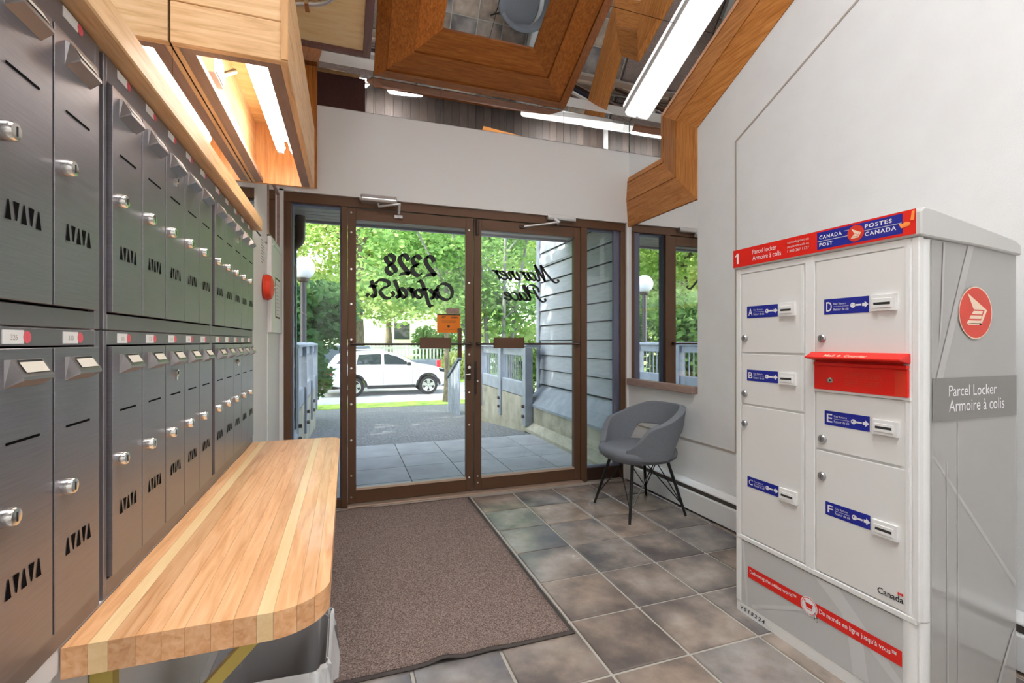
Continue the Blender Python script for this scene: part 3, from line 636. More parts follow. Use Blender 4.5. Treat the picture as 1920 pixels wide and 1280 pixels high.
# ================================================================== MAILBOXES
PITCH = .134
def mailbox_bank(upper):
    b = thing('mailbox_bank', 'x', 'mailboxes', (XL, 0, 0), 'steel mailbox banks on the left wall')
    z0, z1 = (1.171, 1.662) if upper else (.692, 1.169)
    dz0, dz1 = (1.203, 1.613) if upper else (.726, 1.141)
    xf, xd = -.406, -.399
    w = 5 * PITCH
    MB().box(XL, -.416, -.012, w + .016, z0, z1).build('back_plate', 'void', b)
    fr = MB().box(XL, xf, -.014, -.002, z0, z1).box(XL, xf, w + .002, w + .018, z0, z1).box(XL, xf, -.002, w + .002, z0, dz0 - .003).box(XL, xf, -.002, w + .002, dz1 + .003, z1)
    fr.build('frame', 'steel_frame', b, bevel=.0012)
    for k in range(5):
        a0, a1 = k * PITCH + .0022, (k + 1) * PITCH - .0022
        zz = dz0
        d = MB().box(-.414, xd, a0, a1, dz0, dz1).build('door', 'steel', b, bevel=.0006)
        hz = 1.562 if upper else 1.087
        h0, h1 = a0 + .027, a0 + .103
        # card holder: tilted tray with a rim, card inside
        hd = MB(); w5 = .005
        hz += .004; prof_ = [(xd, hz), (xd + .017, hz + .010), (xd + .017, hz + .014), (xd + .004, hz + .036), (xd, hz + .036)]
        n5 = len(prof_)
        hd.add([(p[0], h0 + (w5 if 0 < q < 4 else 0), p[1]) for q, p in enumerate(prof_)] + [(p[0], h1 - (w5 if 0 < q < 4 else 0), p[1]) for q, p in enumerate(prof_)],
               [tuple(range(n5))[::-1], tuple(range(n5, 2 * n5))] + [(q, (q + 1) % n5, n5 + (q + 1) % n5, n5 + q) for q in range(n5)], 0)
        e = .0010
        def T(a, f): return (xd + .017 - .013 * f + e, a, hz + .014 + .022 * f + e)
        hd.quad(T(h0 + .014, .20), T(h1 - .012, .20), T(h1 - .012, .80), T(h0 + .014, .80), m=1)
        hd.quad(T(h0 + .014, .80), T(h1 - .012, .80), T(h1 - .012, .92), T(h0 + .014, .92), m=2)
        hd.build('handle', ['handle_grey', 'card', 'dark_gap'], d)
        lz = 1.410 if upper else .933
        MB().lathe([(.0125, 0), (.0125, .010), (.0105, .013), (.006, .0135)], (xd, a0 + .026, lz), 'x', 16, 0).box(xd + .0132, xd + .0142, a0 + .0252, a0 + .0268, lz - .006, lz + .006, 1).build('lock', ['chrome', 'keyhole'], d, smooth=35)
        sz = 1.497 if upper else 1.022
        MB().box(xd - .001, xd + .0008, a0 + .030, a0 + .098, sz - .0016, sz + .0016).build('slot', 'void', d)
        vz = 1.303 if upper else .828
        v = MB()
        for q in range(5):
            c = a0 + .034 + q * .0155
            if q % 2 == 0: v.add([(xd + .0006, c - .0058, vz), (xd + .0006, c + .0058, vz), (xd + .0006, c + .0012, vz + .025), (xd + .0006, c - .0012, vz + .025)], [(0, 1, 2, 3)])
            else: v.add([(xd + .0006, c - .0012, vz + .001), (xd + .0006, c + .0012, vz + .001), (xd + .0006, c + .0058, vz + .025), (xd + .0006, c - .0058, vz + .025)], [(0, 1, 2, 3)])
        v.build('vent', 'void', d)
        if k == 2:
            MB().lathe([(.008, 0), (.008, .006)], (xd, a0 + .066, hz - .018), 'x', 12, 0).box(xd, xd + .004, a0 + .062, a0 + .070, hz - .036, hz - .018, 0).box(xd + .0061, xd + .007, a0 + .0652, a0 + .0668, hz - .022, hz - .014, 1).build('key_plate', ['chrome', 'keyhole'], d)
        if not upper:
            MB().box(xf, xf + .001, a0 + .036, a0 + .078, 1.147, 1.165, 0).disc((xf + .0012, a0 + .084, 1.156), .0085, Y3, Z3, 16, 1).text(str(300 + k * 7 + 5)[0:3], (xf + .0014, a0 + .050, 1.152), Y3, Z3, h=.007, m=2).build('number_tag', ['label_white', 'label_pink', 'seam_beige'], b)
        else:
            MB().box(xf, xf + .001, a0 + .036, a0 + .078, 1.643, 1.659, 0).disc((xf + .0012, a0 + .084, 1.651), .0085, Y3, Z3, 16, 1).build('number_tag', ['label_white', 'label_pink'], b)
    return b
starts = (.326, 1.042, 1.744)
nm = ('nearest bank in the %s row, cut by the picture edge', 'middle bank of five steel mailboxes in the %s row', 'far bank of five steel mailboxes in the %s row, next to the entrance')
for up in (True, False):
    base = mailbox_bank(up)
    for k, y in enumerate(starts):
        o = base if k == 0 else copy_tree(base)
        o.location.y = y; o['label'] = 'brushed ' + (nm[k] % ('upper' if up else 'lower')) if k else 'brushed steel mailbox ' + (nm[k] % ('upper' if up else 'lower'))
        if k: o['label'] = nm[k] % ('upper' if up else 'lower')
wt = bpy.data.objects.new('trim_4', None); COL.objects.link(wt); tag(wt, 'pine trim board along the top of the mailboxes', 'trim', kind='structure')
MB().box(XL + .001, -.372, -.6, 2.48, 1.666, 1.722).build('board', 'pine_y', wt, bevel=.003)
# ---- shelf of glued pine strips
sh = thing('wall_shelf', 'thick pine strip shelf with rounded corners below the mailboxes', 'shelf', (-.22, 1.6, .643))
zt, zb = .690, .643
def near_y(x):                                # near end with its rounded corner
    if x <= -.128: return .892
    return .992 - math.sqrt(max(0, .01 - (x + .128) ** 2))
def far_y(x):
    xc = -.09
    if x <= xc: return 2.435
    t = (x - xc) / .06; return 2.375 + .06 * math.sqrt(max(0, 1 - t * t))
edges = [-.405, -.372, -.347, -.312, -.278, -.246, -.210, -.177, -.143, -.118, -.082, -.055, -.030]
for k in range(len(edges) - 1):
    a0, a1 = edges[k] + .0002, edges[k + 1] - .0002
    n = 5; xs = [a0 + (a1 - a0) * q / n for q in range(n + 1)]
    poly = [(x, near_y(x)) for x in xs] + [(x, far_y(x)) for x in xs[::-1]]
    MB().prism(poly, 'z', zb, zt).build('strip', 'bench_light' if k in (1, 8) else 'bench_wood', sh, smooth=35)
for y in (1.02, 2.1):
    MB().box(-.418, -.385, y - .012, y + .012, .30, .643).build('bracket', 'bracket_yellow', sh)
    MB().add([(-.40, y - .010, .33), (-.40, y + .010, .33), (-.10, y + .010, .636), (-.10, y - .010, .636), (-.40, y - .010, .36), (-.40, y + .010, .36), (-.125, y + .010, .643), (-.125, y - .010, .643)],
             [(0, 1, 2, 3), (4, 7, 6, 5), (0, 4, 5, 1), (2, 6, 7, 3), (1, 5, 6, 2), (0, 3, 7, 4)]).build('brace', 'bracket_yellow', sh)
MB().box(XL, -.408, .5, 2.44, .655, .692).build('back_strip', 'white_satin', sh)
# ---- waste bin with clear liner
wb = thing('waste_bin', 'grey waste bin with clear plastic liner under the pine shelf', 'waste bin', (-.172, 1.305, 0))
def rrect(cx, cy, hw, hd, r, n=6):
    out = []
    for (sx, sy, a) in ((1, 1, 0), (-1, 1, 90), (-1, -1, 180), (1, -1, 270)):
        for k in range(n + 1):
            t = R(a + 90 * k / n); out.append((cx + sx * (hw - r) + r * math.cos(t), cy + sy * (hd - r) + r * math.sin(t)))
    return out
def ring_loft(rings, close=True):
    n = len(rings[0]); vs = [p for r_ in rings for p in r_]
    fs = [(i * n + k, i * n + (k + 1) % n, (i + 1) * n + (k + 1) % n, (i + 1) * n + k) for i in range(len(rings) - 1) for k in range(n)]
    if close: fs.append(tuple(range(n))[::-1])
    return vs, fs
ro = [[(x, y, z) for x, y in rrect(-.172, 1.305, .10 + .03 * t, .110 + .030 * t, .04)] for z, t in ((.0, 0), (.20, .5), (.375, 1), (.385, 1.06))]
ri = [[(x, y, z) for x, y in rrect(-.172, 1.305, .094 + .03 * t, .104 + .030 * t, .038)] for z, t in ((.385, 1), (.01, .05))]
vs, fs = ring_loft(ro + ri); fs.append(tuple(range(5 * 28, 6 * 28)))
MB().add(vs, fs).build('body', 'bin_grey', wb, smooth=40)
rng = np.random.RandomState(3)
def bagring(t, z, amp, seed):
    r = np.random.RandomState(seed); pts = rrect(-.172, 1.305, .10 + .03 * t, .110 + .030 * t, .045, 12); n = len(pts); out = []
    ph = r.rand(4) * 6
    for k, (x, y) in enumerate(pts):
        a = 2 * math.pi * k / n; w = amp * (math.sin(7 * a + ph[0]) + .7 * math.sin(13 * a + ph[1]) + .5 * math.sin(23 * a + ph[2]))
        dx, dy = x + .172, y - 1.305; L_ = math.hypot(dx, dy)
        out.append((x + dx / L_ * w, y + dy / L_ * w, z + amp * 1.2 * math.sin(5 * a + ph[3])))
    return out
rings = [bagring(.0, .05, .006, 1), bagring(.55, .22, .004, 2), bagring(.85, .34, .004, 3), bagring(.92, .388, .003, 3), bagring(1.05, .402, .004, 4), bagring(1.22, .395, .005, 5), bagring(1.30, .34, .008, 6), bagring(1.36, .27, .010, 7), bagring(1.35, .21, .014, 8)]
vs, fs = ring_loft(rings); MB().add(vs, fs).build('liner', 'bag', wb, smooth=50)
# ---- entrance mat
em = thing('entrance_mat', 'brown looped carpet entrance mat with rubber edge on the tiles', 'floor mat', (.24, 2.53, 0))
nx_, ny_ = 46, 60
mx0, mx1, my0, my1 = -.36, .85, 1.675, 3.40
def mz(x, y):
    z = 0.
    for cx_, w_2, h_ in ((.33, .05, .016), (.50, .06, .007)): z += h_ * math.exp(-((x - cx_) / w_2) ** 2) * math.exp(-((y - my0) / .07) ** 2)
    z += .012 * math.exp(-((x - .08) / .08) ** 2) * math.exp(-((y - 3.38) / .05) ** 2)
    return z
def matgrid(x0, x1, y0, y1, zt_, name, m_):
    vs = []; 
    for j in range(ny_ + 1):
        for i in range(nx_ + 1):
            x = x0 + (x1 - x0) * i / nx_; y = y0 + (y1 - y0) * j / ny_; vs.append((x, y, zt_ + mz(x, y)))
    fs = [(j * (nx_ + 1) + i, j * (nx_ + 1) + i + 1, (j + 1) * (nx_ + 1) + i + 1, (j + 1) * (nx_ + 1) + i) for j in range(ny_) for i in range(nx_)]
    n = len(vs)
    o = MB().add(vs, fs).build(name, m_, em, smooth=60)
    s_ = o.modifiers.new('s', 'SOLIDIFY'); s_.thickness = .004; s_.offset = -1
    return o
matgrid(mx0 + .018, mx1 - .018, my0 + .018, my1 - .01, .0095, 'pile', 'carpet')
matgrid(mx0, mx1, my0, my1, .0055, 'rubber_edge', 'mat_edge')

# ================================================================== PARCEL LOCKER
pl = thing('parcel_locker', 'white and grey parcel locker with red header and lettered doors', 'parcel locker', (1.83, 1.26, 0))
px, pyn, pyf, pxb = 1.587, .916, 1.605, 2.065
F = lambda d=0.: px - d                         # x of the front, d in front of it
MB().box(px + .004, pxb, pyn + .004, pyf - .002, .02, 1.455).build('cabinet', 'locker_frame', pl)
sp = MB().box(px + .055, pxb, pyn, pyn + .004, .01, 1.452).build('side_panel', 'locker_grey', pl)
MB().box(px, px + .012, pyn + .012, pyf, .0, .045, 0).text('V518224', (F(.0012), 1.588, .012), (0, -1, 0), Z3, h=.017, w=.125, m=1, bold=.02, shear=.25, spacing=1.5).build('kick_plate', ['locker_frame', 'ink'], pl)
# posts, rails
MB().lathe([(.034, 0), (.034, .318)], (px + .030, pyn + .030, 0), 'z', 20).build('corner_post', 'locker_frame', pl, smooth=40)
MB().lathe([(.034, 0), (.034, 1.13)], (px + .030, pyn + .030, .322), 'z', 20).build('corner_post', 'locker_frame', pl, smooth=40)
MB().box(px - .004, px + .02, 1.579, pyf, .046, 1.458).build('side_stile', 'locker_frame', pl, bevel=.002)
MB().box(px - .004, px + .02, 1.243, 1.281, .325, 1.458).build('centre_stile', 'locker_frame', pl, bevel=.002)
MB().box(px - .004, px + .02, pyn - .001, .934, .325, 1.458).build('side_stile', 'locker_frame', pl, bevel=.002)
MB().box(px - .003, px + .02, pyn + .02, 1.60, 1.435, 1.459).build('top_rail', 'locker_frame', pl, bevel=.002)
MB().box(px - .005, px + .02, pyn + .006, pyf, .312, .332).build('lower_rail', 'locker_frame', pl, bevel=.003)
# sloping cap
cap = MB().prism([(px - .012, 1.460), (px - .012, 1.532), (px + .002, 1.543), (px + .04, 1.541), (pxb - .03, 1.478), (pxb + .004, 1.462), (pxb + .006, 1.430), (pxb - .2, 1.445), (px + .05, 1.456)], 'y', pyn - .012, pyf + .008).build('cap', 'locker_cap', pl, bevel=.004)
L3 = (0, -1, 0)
hf = F(.013)
hd = MB().box(hf, hf + .002, pyn + .002, pyf + .006, 1.466, 1.540, 0)
q = hf - .0006
hd.box(q, hf, .953, 1.226, 1.474, 1.534, 1)
q2 = q - .0004
hd.poly([(0, .034), (.011, .044), (.019, .044), (.019, 0), (.010, 0), (.010, .034), (.003, .029)], (q2, 1.600, 1.480), L3, Z3, 2)
hd.text('Parcel locker', (q2, 1.508, 1.508), L3, Z3, h=.018, w=.115, m=2).text('Armoire \u00e0 colis', (q2, 1.508, 1.482), L3, Z3, h=.019, w=.135, m=2)
hd.text('canadapost.ca', (q2, 1.345, 1.5155), L3, Z3, h=.012, w=.088, m=3).text('postescanada.ca', (q2, 1.345, 1.500), L3, Z3, h=.011, w=.088, m=3).text('1 800 267 1177', (q2, 1.345, 1.485), L3, Z3, h=.010, w=.088, m=3)
hd.text('CANADA', (q2, 1.217, 1.509), L3, Z3, h=.013, w=.080, m=2, bold=.02, spacing=1.2).text('POST', (q2, 1.217, 1.483), L3, Z3, h=.013, w=.048, m=2, bold=.02, spacing=1.2)
hd.text('POSTES', (q2, 1.062, 1.513), L3, Z3, h=.013, w=.080, m=2, bold=.02, spacing=1.2).text('CANADA', (q2, 1.062, 1.488), L3, Z3, h=.013, w=.092, m=2, bold=.02, spacing=1.2)
hd.box(q2, q, .955, 1.068, 1.505, 1.507, 3).box(q2, q, 1.116, 1.224, 1.501, 1.503, 3).box(q2, q, 1.11, 1.13, 1.519, 1.5208, 3)
hd.disc((q2 - .0004, 1.091, 1.5045), .027, L3, Z3, 28, 0).disc((q2 - .0008, 1.091, 1.5045), .0255, L3, Z3, 28, 4)
def wing(mb, o, u, v, s, m):
    mb.poly([(-.62, .70), (.78, .0), (.52, 0), (-.20, 0)], o, u, v, m) if 0 else None
    S_ = lambda pts: [(a * s, b * s) for a, b in pts]
    mb.poly(S_([(-.60, .62), (.80, -.12), (.62, -.12), (-.16, -.10)]), o, u, v, m)
    mb.poly(S_([(.62, -.12), (.80, -.12), (.38, -.78), (.22, -.78)]), o, u, v, m)
    for z in (-.16, -.36, -.58):
        mb.poly(S_([(-.18 - (-.16 - z) * .9, z - .0), (.56 + z * .35, z), (.48 + z * .35, z - .15), (-.30 - (-.16 - z) * .9, z - .15)]), o, u, v, m)
    mb.poly(S_([(-.56, -.78), (.38, -.78), (.42, -.70), (-.50, -.70)]), o, u, v, m)
wing(hd, (q2 - .0012, 1.091, 1.5065), np.array(L3), np.array(Z3), .023, 5)
hd.poly([(0, 0), (.022, .003), (.026, .012), (.014, .017), (.004, .013), (-.006, .014)], (q2, .957, 1.490), L3, Z3, 6).poly([(0, 0), (.010, 0), (.012, .03), (.004, .026)], (q2, .932, 1.508), L3, Z3, 6)
hd.build('header_sign', ['post_red', 'post_blue', 'post_white', 'swoosh_light', 'post_red_logo', 'post_cream', 'peel'], pl)
# compartment doors
def ldoor(y0, y1, z0, z1, letter, st, sl, lk):
    d = MB().box(px - .003, px + .012, y0 + .003, y1 - .003, z0 + .002, z1 - .002).build('door', 'locker_paint', pl, bevel=.0015)
    MB().box(px - .0045, px - .003, y0 + .004, y0 + .014, z0 + .006, z1 - .004).build('edge_strip', 'locker_frame', d)
    a, b, c, e = st                                  # y left, y right, z top, z bottom
    s_ = MB().box(px - .004, px - .003, b, a, e, c, 0); qx = px - .0044; h = c - e; w = a - b
    s_.text(letter, (qx, a - .008, e + .010), L3, Z3, h=h - .020, w=.020, m=1, bold=.01)
    s_.text('Key Return', (qx, a - .034, e + h * .56), L3, Z3, h=.009, w=.044, m=1).text('Retour de cl\u00e9', (qx, a - .034, e + h * .22), L3, Z3, h=.009, w=.052, m=1).box(qx, qx + .0004, a - .086, a - .034, e + h * .48, e + h * .50, 1)
    s_.disc((qx, a - .100, e + h * .5), .0085, L3, Z3, 18, 1).disc((qx - .0003, a - .097, e + h * .52), .0022, L3, Z3, 10, 0).poly([(0, -.003), (.020, -.003), (.022, 0), (.020, .003), (0, .003)], (qx, a - .106, e + h * .5), L3, Z3, 1)
    s_.poly([(0, -.005), (.008, -.005), (.008, -.011), (.020, 0), (.008, .011), (.008, .005), (0, .005)], (qx, a - .130, e + h * .5), L3, Z3, 1)
    s_.build('key_label', ['post_blue', 'post_white'], d)
    a, b, c, e = sl
    MB().box(px - .012, px - .003, b, a, e, c, 0).box(px - .0145, px - .012, b + .010, a - .006, e + .010, c - .012, 0).box(px - .0150, px - .0140, b + .014, a - .010, e + .019, e + .027, 1).build('key_slot', ['locker_frame', 'keyhole'], d, bevel=.0012)
    y, z = lk
    MB().lathe([(.014, 0), (.014, -.006), (.011, -.010), (.004, -.0105)], (px - .003, y, z), 'x', 18, 0).box(px - .0138, px - .0134, y - .001, y + .001, z - .005, z + .005, 1).build('lock', ['steel_lock', 'keyhole'], d, smooth=35)
    return d
ldoor(1.283, 1.579, 1.104, 1.434, 'A', (1.546, 1.397, 1.296, 1.247), (1.386, 1.317, 1.298, 1.247), (1.557, 1.163))
ldoor(1.283, 1.579, .888, 1.100, 'B', (1.546, 1.396, 1.033, .987), (1.386, 1.315, 1.030, .985), (1.557, .932))
ldoor(1.283, 1.579, .334, .884, 'C', (1.544, 1.394, .588, .545), (1.384, 1.310, .588, .540), (1.557, .806))
ldoor(.936, 1.241, 1.108, 1.434, 'D', (1.207, 1.056, 1.297, 1.244), (1.046, .973, 1.297, 1.246), (1.214, 1.161))
ldoor(.936, 1.241, .770, .974, 'E', (1.205, 1.054, .909, .860), (1.041, .969, .905, .858), (1.212, .808))
dF = ldoor(.936, 1.241, .334, .766, 'F', (1.202, 1.052, .592, .546), (1.041, .969, .588, .540), (1.214, .677))
MB().text('Canada', (px - .0042, 1.030, .358), L3, Z3, h=.020, w=.074, m=0, bold=.012).box(px - .0042, px - .0038, .957, .962, .380, .388, 1).box(px - .0042, px - .0038, .967, .972, .380, .388, 1).box(px - .0042, px - .0038, .963, .966, .382, .387, 1).build('wordmark', ['ink', 'post_red'], dF)
# red mail slot
ms_ = MB().box(px - .002, px + .012, .938, 1.241, .980, 1.104, 0).box(px - .012, px - .002, .940, 1.239, .982, 1.066, 0).box(px - .016, px - .002, .940, 1.239, 1.066, 1.078, 0)
ms_.prism([(px - .050, 1.092), (px - .052, 1.096), (px - .016, 1.114), (px - .002, 1.114), (px - .002, 1.082)], 'y', .937, 1.246, 0).build('mail_slot', 'post_red', pl, bevel=.002)
t = MB()
sv = np.array([.036, 0, .018]) / math.hypot(.036, .018)
t.text('Mail', np.array((px - .0475, 1.180, 1.0990)) , L3, sv, h=.016, w=.036, m=0, bold=.015).disc((px - .0405, 1.128, 1.1025), .006, L3, sv, 14, 0, .006).text('Courrier', np.array((px - .0475, 1.110, 1.0990)), L3, sv, h=.016, w=.072, m=0, bold=.015)
t.build('visor_lettering', 'post_cream', pl); t = MB()
rg = random.Random(5)
for z in (1.043, 1.036, 1.029, 1.018, 1.011, 1.004):
    y = 1.128
    while y > 1.018:
        w = rg.uniform(.006, .017); t.box(px - .0126, px - .0122, max(y - w, 1.012), y, z, z + .0030, 0); y -= w + .0025
t.build('mail_lettering', 'post_red_logo', pl, kind='stuff')
MB().box(px - .0124, px - .0120, .945, .975, .984, 1.060).build('mail_label_edge', 'post_red_logo', pl)
MB().lathe([(.010, 0), (.010, -.005), (.006, -.006)], (px - .012, 1.176, 1.017), 'x', 16, 0).disc((px - .0183, 1.176, 1.017), .004, L3, Z3, 12, 1).build('mail_lock', ['chrome', 'keyhole'], pl)
MB().box(px - .008, px + .012, .936, 1.243, .974, .982).build('mail_rail', 'locker_frame', pl)
# bottom panel with slogan
bp = MB().box(px - .001, px + .010, .945, 1.577, .046, .308, 0); q = px - .0014
for pts in ([(0, .26), (.012, .26), (.035, 0), (.026, 0)], [(.33, .26), (.42, .26), (.63, .06), (.63, .03)], [(.06, 0), (.30, .12), (.63, .15), (.63, .16), (.28, .125), (.05, .012)], [(.40, .26), (.50, .13), (.52, 0), (.47, 0), (.45, .13)]):
    bp.poly(pts, (q, 1.577, .047), L3, Z3, 1); q -= .0003
q -= .0004; bp.box(q, q + .0004, .961, 1.543, .166, .213, 2); q -= .0004
bp.text('Delivering the online world\u2122', (q, 1.532, .183), L3, Z3, h=.019, w=.215, m=3, bold=.012).text('Du monde en ligne jusqu\u2019\u00e0 vous\u2122', (q, 1.226, .180), L3, Z3, h=.022, w=.250, m=3, bold=.012)
q -= .0004; bp.disc((q, 1.265, .190), .033, L3, Z3, 28, 3).disc((q - .0003, 1.265, .190), .0295, L3, Z3, 28, 2).disc((q - .0006, 1.265, .190), .0275, L3, Z3, 28, 3)
bp.poly([(-.014, .010), (.016, .010), (.012, -.006), (-.010, -.006)], (q - .001, 1.265, .190), L3, Z3, 2).box(q - .001, q - .0006, 1.252, 1.276, .178, .180, 2).poly([(-.021, .016), (-.013, .016), (-.011, .012), (-.020, .013)], (q - .001, 1.265, .190), L3, Z3, 2)
bp.poly([(0, 0), (.014, -.018), (.008, -.018), (.013, -.030), (.008, -.032), (.004, -.021), (0, -.026)], (q - .0012, 1.243, .180), L3, Z3, 4).poly([(.0015, -.004), (.010, -.0165), (.006, -.0165), (.0105, -.028), (.0085, -.029), (.004, -.018), (.0015, -.021)], (q - .0015, 1.243, .180), L3, Z3, 3)
bp.build('bottom_panel', ['locker_panel', 'swoosh_light', 'post_red', 'post_white', 'ink'], pl)
# grey side with logo, band and lettering
s_ = MB(); yq = pyn - .0006
for pts in ([(0, .80), (.012, .80), (.42, .36), (.42, .34)], [(.07, 0), (.078, 0), (.070, .78), (.066, .78)], [(.12, 0), (.124, 0), (.122, .9), (.119, .9)], [(.0, .98), (.17, 1.44), (.20, 1.44), (.03, .98)], [(.29, 0), (.40, .20), (.42, .22), (.31, 0)], [(.05, 1.44), (.06, 1.44), (.045, 1.2), (.03, 1.12), (.04, 1.25)]):
    s_.poly(pts, (1.642, yq, .008), X3, Z3, 0); yq -= .0003
s_.box(1.642, 2.062, yq - .0004, yq, .910, 1.040, 1)
s_.text('Parcel Locker', (1.716, yq - .0008, .984), X3, Z3, h=.033, w=.238, m=2).text('Armoire \u00e0 colis', (1.716, yq - .0008, .937), X3, Z3, h=.036, w=.278, m=2)
s_.disc((1.846, yq - .0008, 1.239), .0835, X3, Z3, 44, 4, .0815).disc((1.846, yq - .0012, 1.239), .080, X3, Z3, 44, 3, .078)
wing(s_, (1.846, yq - .0016, 1.256), np.array(X3), np.array(Z3), .070, 5)
s_.build('side_graphics', ['swoosh', 'locker_band', 'post_white', 'post_red_logo', 'post_cream', 'post_cream'], sp)

# ================================================================== CHAIR
ch = thing('tub_chair', 'grey upholstered tub chair on black wire legs by the mirror', 'chair', (1.895, 2.785, 0))
def sm(t): t = max(0, min(1, t)); return t * t * (3 - 2 * t)
# local: front is -x
def shell_pt(th, z):
    """outline of the tub at angle th (0 = back, +-: arms) and height"""
    fl = (z - .40) / .32
    rx = .235 + .055 * fl; ry = .245 + .040 * fl
    return np.array([.0 + rx * math.cos(th), ry * math.sin(th), z])
TH = R(142)
NT, NR = 56, 10
outer, vs, fs = [], [], []
for i in range(NT + 1):
    th = -TH + 2 * TH * i / NT; a = abs(th)
    top = .715 - .110 * sm((a - R(30)) / R(80)) - .150 * sm((a - R(100)) / R(42))
    low = .55 - .165 * sm((a - R(52)) / R(28))
    for j in range(NR + 1):
        z = low + (top - low) * j / NR; p = shell_pt(th, z); vs.append(p)
fs = [(i * (NR + 1) + j, (i + 1) * (NR + 1) + j, (i + 1) * (NR + 1) + j + 1, i * (NR + 1) + j + 1) for i in range(NT) for j in range(NR)]
base = np.array([1.895, 2.785, 0])
o = MB().add([base + p for p in vs], fs).build('backrest', 'fabric', ch, smooth=80)
s_ = o.modifiers.new('s', 'SOLIDIFY'); s_.thickness = .045; s_.offset = 0
bv = o.modifiers.new('b', 'BEVEL'); bv.width = .021; bv.segments = 4; bv.limit_method = 'ANGLE'; bv.angle_limit = R(50)
# seat cushion
rings = []
for (k, z) in ((.50, .352), (.86, .356), (.97, .378), (1.0, .405), (.985, .428), (.90, .440), (.6, .437), (.25, .432)):
    rg_ = []
    for q in range(48):
        t_ = 2 * math.pi * q / 48; x = .245 * math.copysign(abs(math.cos(t_)) ** .8, math.cos(t_)); y = .250 * math.copysign(abs(math.sin(t_)) ** .8, math.sin(t_))
        rg_.append(base + np.array([x * k - .012, y * k, z + (.012 if x < -.15 else 0) * k * 0]))
    rings.append(rg_)
vs, fs = ring_loft(rings); fs.append(tuple(range(7 * 48, 8 * 48)))
MB().add(vs, fs).build('seat', 'fabric', ch, smooth=70)
feet = [(-.218, -.225), (.218, -.215), (-.222, .213), (.218, .225)]
tops = [(-.135, -.13), (.135, -.13), (-.135, .13), (.135, .13)]
for (fx, fy), (tx, ty) in zip(feet, tops):
    lg = MB().tube([base + np.array([tx, ty, .36]), base + np.array([fx, fy, 0])], [.0115, .0085], 10).build('leg', 'black_metal', ch, smooth=40)
    w_ = MB(); knee = base + np.array([tx + (fx - tx) * .80, ty + (fy - ty) * .80, .072])
    for a in ((.04 if tx < 0 else -.04, ty), (tx, .04 if ty < 0 else -.04)):
        w_.tube([base + np.array([a[0], a[1], .357]), knee], .0038, 6)
    w_.build('wire_brace', 'black_metal', ch, smooth=40)
MB().tube([base + np.array([tx, ty, .358]) for tx, ty in (tops[0], tops[1], tops[3], tops[2])], .008, 8, closed=True).build('seat_ring', 'black_metal', ch, smooth=40)

# ================================================================== SMALL WALL THINGS BY THE ENTRANCE
ic = thing('intercom_cabinet', 'pale grey intercom cabinet with screen and printed list on the wall by the entrance', 'intercom', (XL, 3.17, 1.2))
MB().box(XL, XL + .022, 2.945, 3.41, 1.20, 1.742).build('case', 'white_satin', ic, bevel=.003)
MB().box(XL + .022, XL + .026, 3.00, 3.36, 1.70, 1.71).build('hinge', 'alu', ic)
MB().box(XL + .022, XL + .0235, 3.10, 3.28, 1.29, 1.53, 0).build('screen', ['lens_dark'], ic)
b_ = MB().box(XL + .0236, XL + .0242, 3.11, 3.27, 1.30, 1.52, 0)
for k in range(9): b_.box(XL + .0243, XL + .0246, 3.12, 3.12 + .13 * rg.uniform(.6, 1), 1.312 + k * .022, 1.316 + k * .022, 1)
b_.build('name_list', ['paper', 'seam_beige'], ic)
MB().box(XL, XL + .004, 2.945, 3.41, 0.02, 1.20).build('lower_panel', 'white_paint', ic)
fb = thing('fire_bell', 'round red fire alarm bell on the white wall past the mailboxes', 'alarm bell', (XL, 2.83, 1.44))
MB().lathe([(.035, 0), (.066, .004), (.070, .022), (.060, .040), (.030, .050), (.004, .052)], (XL, 2.83, 1.44), 'x', 28).build('gong', 'alarm_red', fb, smooth=40)
MB().lathe([(.012, .05), (.010, .058)], (XL, 2.83, 1.44), 'x', 12).build('cap', 'chrome', fb)
n_ = MB().box(XL, XL + .001, 2.735, 2.885, 1.55, 1.70, 0)
for k in range(9): n_.box(XL + .0011, XL + .0014, 2.75, 2.75 + .12 * rg.uniform(.5, 1), 1.565 + k * .0145, 1.568 + k * .0145, 1)
tag(n_.build('paper_notice', ['paper', 'ink']), 'white printed sheet pinned above the red fire bell', 'notice')

# ================================================================== OUTSIDE
def gz(y):                                        # the drive falls towards the street
    return 0 if y < 5.52 else -.80 * min(1, (y - 5.52) / 9.0)
pa = MB().box(-3, 2.42, YD + .07, 5.54, -.12, -.022).build('patio', 'dark_gap'); tag(pa, 'grey concrete slab landing outside the doors', 'paving', kind='structure')
sxs = [-.82, -.375, .07, .515, .96, 1.405, 1.85, 2.295]; sys_ = [3.575, 4.03, 4.49, 4.95, 5.53]
for i in range(len(sxs) - 1):
    for j in range(len(sys_) - 1):
        MB().box(sxs[i] + .003, sxs[i + 1] - .003, sys_[j] + .003, sys_[j + 1] - .003, -.05, -.015).build('slab', 'slab', pa, bevel=.002)
dr = MB().add([(-6, 5.54, -.018), (6, 5.54, -.018), (6, 14.52, -.80), (-6, 14.52, -.80)], [(0, 1, 2, 3)]).build('driveway', 'asphalt'); tag(dr, 'dark asphalt drive sloping to the street', 'driveway', kind='structure')
vg = MB().box(-30, 30, 14.52, 15.6, -.95, -.79).build('grass_verge', 'lawn'); tag(vg, 'narrow grass verge along the kerb before the white car', 'verge', kind='structure')
st = MB().box(-40, 40, 15.6, 23.0, -1.0, -.855).build('street', 'street_asphalt'); tag(st, 'pale asphalt street', 'street', kind='structure')
